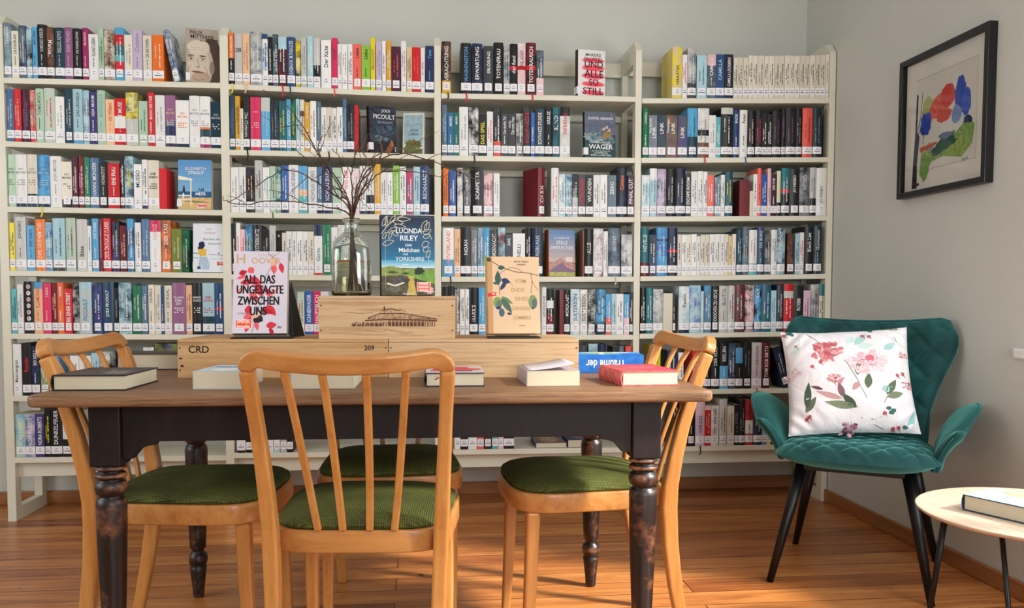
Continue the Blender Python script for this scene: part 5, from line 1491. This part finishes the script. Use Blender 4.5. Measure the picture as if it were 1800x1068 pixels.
# ------------------------------------------------------------------ books lying on the table
def flat_book(label, corners_px, z, t, w, h, ang, cover, hard=True, art=None, name='book', center=None, flip=False, rib=None, seed=2, col2=None, spinetext=None, st='w', group='books lying on the table'):
    # cover up: local -Y of the book turned to +Z ; ang = direction of the book's own up axis in the room
    M4 = Matrix.Translation((center[0], center[1], z+t+.0006)) @ Matrix.Rotation(ang, 4, 'Z') @ Matrix.Rotation(-pi/2, 4, 'X') @ Matrix.Translation((0, 0, -h/2))
    e = facebook(name, label, w, h, t, (0, 0, 0), (0, 0, 0), cover, art, seed, tag_spine=False, hard=hard, col2=col2, spinetext=spinetext, st=st, group=group, matrix=M4)
    if rib:
        g = G(); g.add([(-w/2+.02, t*.5, -.0), (-w/2+.026, t*.5, -.0), (-w/2+.035, t*.3, -.012), (-w/2+.030, t*.3, -.012), (-w/2+.024, t*.2, -.02), (-w/2+.02, t*.2, -.018)], [(0, 1, 2, 3), (3, 2, 4, 5)], col=rib); g.build('bookmark_ribbon', 'ribbon', e)
    return e
def table_books():
    z = TZ
    def mid(u0, v0, u1, v1, z=z): A = onZ(u0, v0, z); B = onZ(u1, v1, z); return A, B, (B-A).length
    # 1 left hardback with black cover: foot of pages towards camera, front edge at right
    def lay(label, u0, v0, u1, v1, depth, t, spine_left, cover, edge=None, **k):
        A, B, L = mid(u0, v0, u1, v1); ex = (B-A).normalized(); ey = Vector((-ex.y, ex.x, 0)); sk = k.pop('skew', 0)
        ang = math.atan2(ex.y, ex.x)+sk
        if edge: e0 = onZ(edge[0], edge[1], z); e1 = onZ(edge[2], edge[3], z); ang = math.atan2(e1.y-e0.y, e1.x-e0.x)-pi/2; L *= 1.0
        ey2 = Vector((-sin(ang), cos(ang), 0)); ex2 = Vector((cos(ang), sin(ang), 0))
        c = A+ex2*(L/2)+ey2*(depth/2)
        # book rotates so that local x runs along ex when cover is up
        return flat_book(label, None, z, t, L, depth, ang, cover, center=c, **k)
    def art_dark(a): a.rect(0, 0, 1, 1, (40, 38, 42), (70, 66, 64)); a.rect(.1, .1, .5, .9, (98, 92, 84), (54, 50, 50)); a.blob(.6, .6, .3, .2, (120, 116, 104), col2=(40, 40, 44)); [a.rect(.55, .2+.1*i, .9, .24+.1*i, (170, 170, 160)) for i in range(3)]
    def art_blue(a): a.rect(0, 0, 1, 1, (150, 186, 200), (206, 222, 226)); a.rect(.1, .6, .7, .75, (80, 130, 160)); a.blob(.5, .3, .3, .15, (226, 232, 230))
    def art_redw(a): a.rect(0, 0, 1, 1, (206, 196, 196)); a.blob(.5, .5, .4, .35, (196, 40, 56), 26, .2, col2=(216, 90, 100)); a.rect(.3, .2, .8, .3, (60, 60, 76))
    def art_prov(a): a.rect(0, 0, 1, 1, (40, 130, 200), (60, 150, 214)); a.rect(0, .0, .5, .34, (22, 92, 170)); a.blob(.75, .6, .25, .3, (116, 128, 60), 24, .2, col2=(206, 186, 110)); a.blob(.8, .3, .2, .15, (214, 206, 190), 20, .2, col2=(120, 140, 150)); a.text('Provence', .4, .62, .1, 'w', .5)
    def art_red(a): a.rect(0, 0, 1, 1, (200, 40, 62), (214, 78, 92)); a.rect(.16, 0, .22, 1, (120, 104, 60)); a.blob(.6, .6, .3, .2, (226, 120, 130), col2=(200, 40, 62))
    lay('hardback with dark cover lying at the far left end of the table', 92, 687, 222, 686, .215, .036, True, (34, 32, 36), art=art_dark, hard=True, edge=(222, 686, 289, 667))
    A = onZ(205, 652, z); flat_book('thick closed hardback lying behind the dark one, against the crate', None, z, .048, .21, .14, 0, (52, 44, 44), center=(A.x+.095, A.y+.10, 0))
    lay('pale thick paperback lying with page edges forward, left of front chair', 339, 684, 426, 683, .19, .042, True, (176, 196, 204), art=art_blue, hard=False, edge=(426, 683, 475, 665))
    lay('thick paperback lying behind the left slats of the front chair', 510, 684, 623, 683, .19, .042, True, (176, 170, 172), hard=False, skew=-.02)
    lay('red and white hardback with dark edge and red ribbon, on table', 748, 680, 852, 679, .2, .034, True, (32, 36, 58), art=art_redw, skew=-.02, rib='f')
    e = lay('white paperback with lifted curling cover on the table, right of centre', 926, 679, 1019, 678, .19, .038, True, (176, 160, 162), hard=False, skew=.0)
    # lifted front cover
    g = G(); h = .186
    g.grid(lambda s, q: Vector((-.0465*1.3+.115*s, -.001-.016*s**1.6, h*q)), 10, 2, col=(190, 184, 190)); g.build('lifted_cover', 'art', e, solid=.0006)
    A = onZ(1020, 656, z); flat_book('thick bright blue paperback with lakeside cover behind the crimson hardback', None, z, .052, .125, .19, radians(90-4), (24, 92, 176), center=(A.x+.095, A.y+.067, 0), hard=False, art=art_prov, col2=(36, 112, 196), spinetext='Träume der')
    g = None
    lay('crimson patterned hardback with white pages at the right table end', 1094, 679, 1196, 678, .2, .037, True, (190, 34, 56), art=art_red, col2=(216, 110, 112), edge=(1094, 679, 1062, 668))
    return
def shelf_flat_books():
    z = shelfz(7, 3, 2.4)+.0005
    def ab(c1, c2, c3):
        def f(a): a.rect(0, 0, 1, 1, c1, c2); a.blob(.5, .5, .3, .3, c3, 20, .2, col2=c2); a.rect(.1, .75, .8, .85, c3)
        return f
    for u0, u1, lab, c, art, t in ((945, 1000, 'blue and brown illustrated paperback lying on bottom shelf under the table', (60, 80, 130), ab((70, 84, 130), (150, 110, 80), (206, 190, 160)), .022), (1003, 1062, 'navy topped book lying on bottom shelf right of the illustrated one', (40, 44, 80), ab((44, 50, 92), (70, 70, 100), (150, 150, 160)), .034)):
        A = onZ(u0, 791, z); B = onZ(u1, 791, z)
        flat_book(lab, None, z, t, (B-A).length, .19, 0, c, center=((A.x+B.x)/2, DY+.015+.095, 0), hard=False, art=art, group='books lying on the bottom shelf')
# ------------------------------------------------------------------ picture
def picture():
    # hangs on the right wall: local X along the wall towards the back wall, Y up, facing -X
    y0, y1, z0, z1 = 2.675, 3.203, 1.340, 1.868; w = y1-y0; h = z1-z0
    t = thing('framed_picture', 'black framed abstract watercolour of red, blue and green patches on right wall', 'picture', (XR-.001, (y0+y1)/2, z0))
    def put(u, v, o, d=-.018): return (d-o, w/2-u, v)      # u from the back-wall side towards the camera
    g = G(); b = .022
    def fr(u0, u1, v0, v1, d): g.box(-d, w/2-u1, v0, 0, w/2-u0, v1)
    n = 4; outer = [(0, 0), (w, 0), (w, h), (0, h)]; inner = [(b, b), (w-b, b), (w-b, h-b), (b, h-b)]
    vs = [put(u, v, 0, -.032) for u, v in outer]+[put(u, v, 0, -.032) for u, v in inner]+[put(u, v, 0, 0) for u, v in outer]+[put(u, v, 0, 0) for u, v in inner]
    fs = []
    for i in range(4):
        j = (i+1) % 4; fs += [(i, j, 4+j, 4+i), (i, 8+i, 8+j, j), (4+i, 4+j, 12+j, 12+i), (8+i, 12+i, 12+j, 8+j)]
    g.add(vs, fs); g.build('frame', 'black_wood', t, bevel=.0015, recalc=True)
    g = G(); g.box(-.010, w/2-(w-b), b, -.002, w/2-b, h-b, col=(232, 228, 216))
    iw = w-2*b; ih = h-2*b
    a = Art(g, iw, ih, lambda x, y, o: (-.0102-o, w/2-b-x, b+y), 21)
    a.rect(.14, .14, .88, .86, (222, 218, 206)); a.line([(.14, .86), (.88, .86), (.88, .15), (.14, .15)], .004, (150, 146, 136))
    B_, RR, GG = (30, 62, 176), (214, 62, 52), (96, 142, 62)
    a.blob(.30, .60, .09, .10, (176, 186, 112), 22, .15); a.blob(.45, .61, .14, .085, RR, 36, .06, col2=(230, 110, 92), rot=.3); a.blob(.54, .66, .09, .085, RR, 30, .06); a.blob(.50, .52, .09, .05, (222, 90, 76), 20, .12)
    a.blob(.27, .50, .075, .085, B_, 22, .16); a.blob(.69, .63, .065, .14, B_, 36, .06); a.blob(.76, .57, .055, .10, (46, 84, 192), 30, .07); a.blob(.65, .5, .06, .07, (120, 150, 200), 20, .12); a.blob(.78, .42, .05, .05, (24, 40, 80), 18, .1)
    a.blob(.55, .34, .12, .05, (96, 112, 140), 20, .25); a.blob(.34, .30, .05, .05, (150, 156, 170), 16, .3)
    a.poly([(.22, .30), (.40, .28), (.62, .36), (.74, .42), (.86, .40), (.84, .26), (.72, .18), (.5, .22), (.36, .20), (.24, .08), (.2, .12)], GG, (150, 176, 76)); a.blob(.68, .27, .14, .07, (172, 188, 84), 24, .2, col2=(120, 156, 66)); a.blob(.5, .30, .16, .045, (34, 78, 60), 24, .2, rot=.2); a.blob(.27, .16, .06, .10, (118, 158, 74), 22, .2)
    a.poly([(.2, .33), (.42, .345), (.42, .325), (.2, .29)], (204, 96, 56)); a.line([(.24, .4), (.24, .34)], .006, (60, 50, 40))
    k = (24, 22, 30); a.poly([(.10, .02), (.17, .02), (.165, .2), (.19, .42), (.155, .46), (.165, .74), (.14, .76), (.13, .44), (.11, .2)], k); a.line([(.16, .46), (.20, .56), (.22, .76)], .008, k); a.line([(.17, .44), (.22, .48), (.25, .4)], .010, k); a.line([(.1, .04), (.2, .05)], .02, k)
    a.text('Ingrid', .76, .16, .028, (80, 76, 70), .12)
    g.build('watercolour', 'art', t)
    g = G(); g.box(-.022, w/2-(w-b), b, -.020, w/2-b, h-b); g.build('glass_pane', 'pane', t)
# ------------------------------------------------------------------ armchair, local front = -Y
def armchair():
    t = thing('armchair', 'teal velvet armchair with quilted seat and black legs beside bookcase', 'armchair', (3.232, 2.79, 0), radians(-34))
    def quilt(x, y, p=.088):
        a = abs(((x+y)/p) % 1-.5)*2; b = abs(((x-y)/p) % 1-.5)*2
        d = min(1-a, 1-b); return .0135*(1-exp(-(d/.22)**1.0))-.007
    # seat cushion: closed superellipse pillow
    g = G(); nu, nv = 90, 70; W, D = .262, .255
    def seat(u, v):
        x = (u*2-1); y = (v*2-1)
        e = 3.2; m = max(abs(x), abs(y)); r = (abs(x)**e+abs(y)**e)**(1/e) if m > 0 else 1
        k = m/r if r > 0 else 1
        X = x*k*W*(1-.06*y) ; Y = y*k*D; R = m
        top = .478-.055*R**7-.012*sin(pi*(v))*(1-x*x)*.6-.014*v
        return Vector((X, Y, top+quilt(X, Y)*(1-R**10)))
    def seatb(u, v):
        p = seat(u, v); m = max(abs(u*2-1), abs(v*2-1)); return Vector((p.x, p.y, .405-.03*(1-m**3)+.018*m**7))
    g.grid(seat, nu, nv); g.grid(lambda u, v: seatb(1-u, v), 30, 30)
    g.build('seat', 'velvet', t)
    # back: flared shell
    def backf(u, v):
        s = u*2-1                                        # across
        h = v
        hw = .205+.02*h+.092*max(0, (h-.30)/.70)**1.5*(1-.28*max(0, h-.86)/.14)
        ztop = .462*(1-.045*(1-s*s)+.0*s)
        if abs(s) > .84: ztop *= 1-.15*((abs(s)-.84)/.16)**2.2
        z = .425+ztop*h
        x = s*hw; y = .205+.075*h-.085*abs(s)**2.2*(1-.25*h)
        return Vector((x, y, z))
    def qoff(fn, u, v, th):
        e = .004; p = fn(u, v); du = fn(min(1, u+e), v)-fn(max(0, u-e), v); dv = fn(u, min(1, v+e))-fn(u, max(0, v-e)); n = du.cross(dv).normalized()
        if n.y > 0: n = -n
        edge = min(1, min(u, 1-u)/.05)*min(1, min(v+.05, 1-v)/.05); edge = max(0, edge)**.5
        return p+n*(th*edge+(quilt(p.x, p.z, .11)*edge if th > 0 else 0))
    g = G(); g.grid(lambda u, v: qoff(backf, u, v, .022), 80, 64); g.grid(lambda u, v: qoff(backf, 1-u, v, -.018), 40, 32)
    g.build('backrest', 'velvet', t)
    def edgecurve(fn, pts): return [fn(*p) for p in pts]
    g = G(); path = [(0, q/14) for q in range(15)]+[(q/22, 1) for q in range(1, 23)]+[(1, 1-q/14) for q in range(1, 15)]
    g.tube([backf(*p)for p in path], .006, 8); g.build('piping', 'velvet', t)
    for sx in (-1, 1):
        def arm(u, v, sx=sx):
            # u: from back (0) to front (1); v: from under the seat edge (0) to the curled top (1)
            y = .215-.36*u+.02*v
            up = .225*(.62+.38*sin(pi*min(1, u*1.05+.08))**.8)
            z = .395+up*v+.0*u-.03*(1-u)*v
            if v < .12: z = .395+up*v
            bow = .235+.012*sin(pi*u)
            x = bow+.035*v+.085*v**3.0*(.35+.65*sin(pi*u))
            yy = y-.05*u*v**1.5+.03*(u**4)*(1-v)
            return Vector((sx*x, yy, z))
        def off(fn, u, v, th):
            e = .004; p = fn(u, v); du = fn(min(1, u+e), v)-fn(max(0, u-e), v); dv = fn(u, min(1, v+e))-fn(u, max(0, v-e)); n = du.cross(dv).normalized()
            if n.x*sx > 0: n = -n
            edge = max(0, min(1, min(u, 1-u)/.09)*min(1, min(v+.2, 1-v)/.10))**.5
            return p+n*th*edge
        g = G(); g.grid(lambda u, v: off(arm, u, v, .019), 26, 24); g.grid(lambda u, v: off(arm, 1-u, v, -.017), 26, 24)
        am = g.build('armrest', 'velvet', t)
        path = [(0, q/8) for q in range(2, 9)]+[(q/16, 1) for q in range(1, 17)]+[(1, 1-q/8) for q in range(1, 9)]
        g = G(); g.tube([arm(*p) for p in path], .0048, 8); g.build('piping', 'velvet', am)
    g = G(); g.box(-.17, -.16, .372, .17, .17, .392); g.build('seat_base', 'black_plastic', t, bevel=.004)
    for sx in (-1, 1):
        for sy in (-1, 1):
            g = G(); a = Vector((sx*.165, sy*.14+.0, .385)); b = Vector((sx*.245, sy*.255, 0)); b.y = sy*.25
            g.tube([a, a.lerp(b, .5), b], [.0215, .0165, .0115], 20); g.build('leg', 'metal_black', t)
    return t
def pillow():
    m = colmat('printed_cushion_cotton', .85, 0, blot=True, scale=30); M['pillow'] = m
    v = coords(m, (1, 1, 1), False); bump(m, noise(m, v, 11, 3, .5, 1.2), .6, .012)
    S = .430
    c = Vector((3.205, 2.775, .482))
    rz = radians(-20)
    M4 = Matrix.Translation(c) @ Matrix.Rotation(rz, 4, 'Z') @ Matrix.Rotation(radians(-24), 4, 'X') @ Matrix.Rotation(radians(-3.5), 4, 'Y')
    e = bpy.data.objects.new('tmp', None); bpy.data.objects.remove(e)
    g = G(); N = 56
    def surf(x, y, side, off=0):     # x,y in -1..1
        px = S/2*(x*(1-.055*(1-y*y)*abs(x)**2)); pz = (S*.455)*(y*(1-.05*(1-x*x)*abs(y)**2))+S*.455
        k = max(0, (1-abs(x)**2.6))*max(0, (1-abs(y)**2.6)); th = .068*k**.55
        wr = .003*sin(9*x+5*y)*sin(4*y-2*x)*k**.3+.004*exp(-((abs(x)-.8)**2+(abs(y)-.8)**2)*14)*sin(30*(x*y))
        return Vector((px, -side*(th+wr*1.3+off), pz))
    g.grid(lambda u, v: surf(u*2-1, v*2-1, 1), N, N, col=(236, 233, 236), col2=(230, 226, 230)); g.grid(lambda u, v: surf(1-u*2, v*2-1, -1), N, N, col=(226, 218, 218))
    a = Art(g, 1, 1, lambda x, y, o: surf(x*2-1, y*2-1, 1, .0006+o), 31, .000004)
    r = a.r
    pinks = [(206, 120, 124), (222, 150, 152), (190, 96, 106), (236, 186, 186), (214, 136, 140)]; dk = (150, 70, 84)
    def peony(cx, cy, R, cols, n=34):
        for k in range(n):
            q = r.uniform(0, 2*pi); d = R*sqrt(r.random()); a.blob(cx+d*cos(q), cy+d*sin(q)*.8, R*r.uniform(.16, .3), R*r.uniform(.1, .2), cols[r.randrange(len(cols))], 9, .2, rot=r.uniform(0, 3))
        for k in range(n//2):
            q = r.uniform(0, 2*pi); d = R*.8*r.random(); x, y = cx+d*cos(q), cy+d*sin(q)*.8; a.line([(x, y), (x+R*.12*cos(q), y+R*.14*sin(q)), (x+R*.2*cos(q+.6), y+R*.2*sin(q+.6))], .0028, dk)
    pale = [(232, 204, 208), (236, 214, 212), (224, 186, 194), (238, 220, 224), (222, 192, 204)]
    lf = [(96, 112, 88), (124, 136, 108), (72, 92, 74), (146, 150, 122)]; aq = [(168, 206, 202), (196, 220, 216), (150, 196, 196)]; br = [(140, 100, 104), (196, 150, 150)]
    for x0, y0, x1, y1, w, c in ((.55, .50, .58, .66, .06, lf[1]), (.62, .38, .64, .52, .06, lf[0]), (.56, .44, .50, .36, .05, br[1]), (.52, .20, .42, .34, .06, lf[2]), (.52, .21, .28, .27, .07, lf[1]), (.42, .29, .22, .37, .05, br[1]), (.43, .30, .40, .44, .05, br[0]), (.28, .38, .18, .42, .03, (110, 70, 80)), (.76, .32, .85, .46, .06, lf[0]), (.76, .30, .90, .34, .06, lf[1]), (.74, .4, .78, .34, .06, aq[0]), (.9, .0, .98, .2, .05, aq[2]), (.14, .22, .17, .46, .06, lf[2]), (.13, .18, .22, .32, .06, lf[0]), (.06, .74, .14, .9, .06, aq[1]), (.56, .80, .66, .93, .07, aq[0]), (.58, .78, .7, .8, .06, aq[1]), (.5, .82, .56, .9, .06, aq[1]), (.78, .74, .88, .82, .06, aq[0]), (.93, .98, .8, 1.0, .04, lf[2])): a.leaf(x0, y0, x1, y1, w, c)
    for p in ([(.40, .72), (.48, .62), (.54, .48), (.60, .30), (.66, .10)], [(.36, .46), (.42, .34), (.52, .22), (.64, .10)], [(.82, .42), (.74, .26), (.70, .12)], [(.55, .12), (.68, .04), (.72, .02)], [(.2, .96), (.26, .88), (.3, .82)], [(.28, .95), (.2, .84)], [(.86, .98), (.9, .84), (.88, .8)]): a.line(p, .005, (110, 112, 104))
    peony(.335, .745, .115, pinks, 52); peony(.64, .62, .14, pale, 60); a.blob(.66, .66, .03, .03, (214, 110, 124), 12, .3); peony(.38, .47, .06, pinks[1:]+[(200, 140, 170)], 30); peony(.05, .55, .07, pale, 20)
    for x, y in ((.21, .60), (.28, .64), (.10, .82), (.63, .90), (.68, .89), (.73, .155), (.79, .02), (.83, .03), (.87, .50), (.92, .52), (.14, .12), (.16, .14), (.02, .96)):
        a.blob(x, y, .016, .018, (196, 84, 96), 8, .2); a.line([(x, y), (x+.02, y-.03)], .004, (110, 120, 100))
    for x, y in ((.76, .20), (.78, .16), (.80, .18), (.06, .98), (.08, .96), (.88, .04), (.7, .97)): a.blob(x, y, .02, .018, (60, 110, 100), 8, .3)
    peony(.945, .70, .045, pinks, 16); peony(.95, .42, .05, pinks, 16); peony(.46, .015, .08, [(170, 110, 130), (120, 70, 96), (200, 160, 170)], 22)
    ob = g.build('cushion', 'pillow'); ob.matrix_world = M4
    tag(ob, 'square off-white cushion with pink peony and leaf print on teal armchair', 'cushion')
# ------------------------------------------------------------------ side table
CZ = .42
def side_table():
    c = Vector((3.262, 1.955, 0)); R = .285
    t = thing('side_table', 'round pale oak side table with black hairpin legs at right edge', 'table', c, 0)
    g = G(); g.lathe([(R-.010, CZ-.010), (R-.002, CZ-.004), (R, CZ), (R-.001, CZ+.0012), (R-.004, CZ+.002)], 96); g.build('tabletop', 'ctop', t)
    for k, ang in enumerate((148, 225, 20)):
        a = radians(ang); g = G(); top = .21; n = Vector((-sin(a), cos(a), 0)); o = Vector((cos(a), sin(a), 0))
        p1 = o*top*1.0+n*.052; p2 = o*top*1.0-n*.052; ft = o*(top+.045)
        pts = [Vector((p1.x, p1.y, CZ-.0105)), p1.lerp(ft, .5)+Vector((0, 0, CZ*.5)), Vector((ft.x+n.x*.008, ft.y+n.y*.008, .02)), Vector((ft.x, ft.y, .0065)), Vector((ft.x-n.x*.008, ft.y-n.y*.008, .02)), p2.lerp(ft, .5)+Vector((0, 0, CZ*.5)), Vector((p2.x, p2.y, CZ-.0105))]
        g.tube(pts, .006, 10); g.build('leg', 'metal_black', t)
    A = onZ(1692, 896, CZ+.002); B = onZ(1800, 921, CZ+.002)
    ex = (B-A).normalized(); ang = math.atan2(ex.y, ex.x)
    def art_sea(a):
        a.rect(0, 0, 1, 1, (120, 160, 206), (180, 204, 226)); a.blob(.4, .8, .3, .12, (206, 206, 120), 20, .3, col2=(120, 150, 110)); a.blob(.5, .55, .4, .1, (226, 236, 240), 20, .3, col2=(150, 186, 214)); [a.rect(.1, .22+.09*i, .85, .27+.09*i, (214, 214, 120), (150, 180, 206)) for i in range(3)]
    w, h, tt = .215, .140, .040
    ey = Vector((-ex.y, ex.x, 0)); ctr = A+ex*(w/2)+ey*(h/2)
    flat_book('thick book with blue water cover lying on the round side table', None, CZ+.002, tt, w, h, ang, (60, 84, 120), center=ctr, art=art_sea, group=None, col2=(30, 40, 60))
def floor_bits():
    P = onZ(741, 1011, .002); r = random.Random(3); g = G()
    pts = [Vector((r.uniform(-.012, .012), r.uniform(-.01, .01), r.uniform(.0, .004))) for _ in range(16)]
    g.tube(pts, .0005, 4); tag(g.build('lint', 'twig', loc=P), 'small dark tangle of lint on the floor boards', 'lint')
# ------------------------------------------------------------------ build
NBOOK = 300
room()
build_shelving()
build_books()
prep(STR)
display_books()
table()
ab = wine_boxes()
display_on_boxes(*ab)
vase_and_twigs(ab[0], ab[5])
chair('wooden chair nearest the camera, seen from behind, back slats towards viewer', (1.598, 2.05, 0), radians(-5))
chair('wooden chair at left end of table, backrest at far left', (1.14, 2.325, 0), radians(-90-6))
chair('wooden chair at right end of table, backrest before the bookcase', (2.165, 2.355, 0), radians(90+3))
chair('wooden chair on far side of table, mostly hidden under it', (1.63, 2.61, 0), radians(180+1))
table_books()
shelf_flat_books()
picture()
armchair()
pillow()
side_table()
floor_bits()
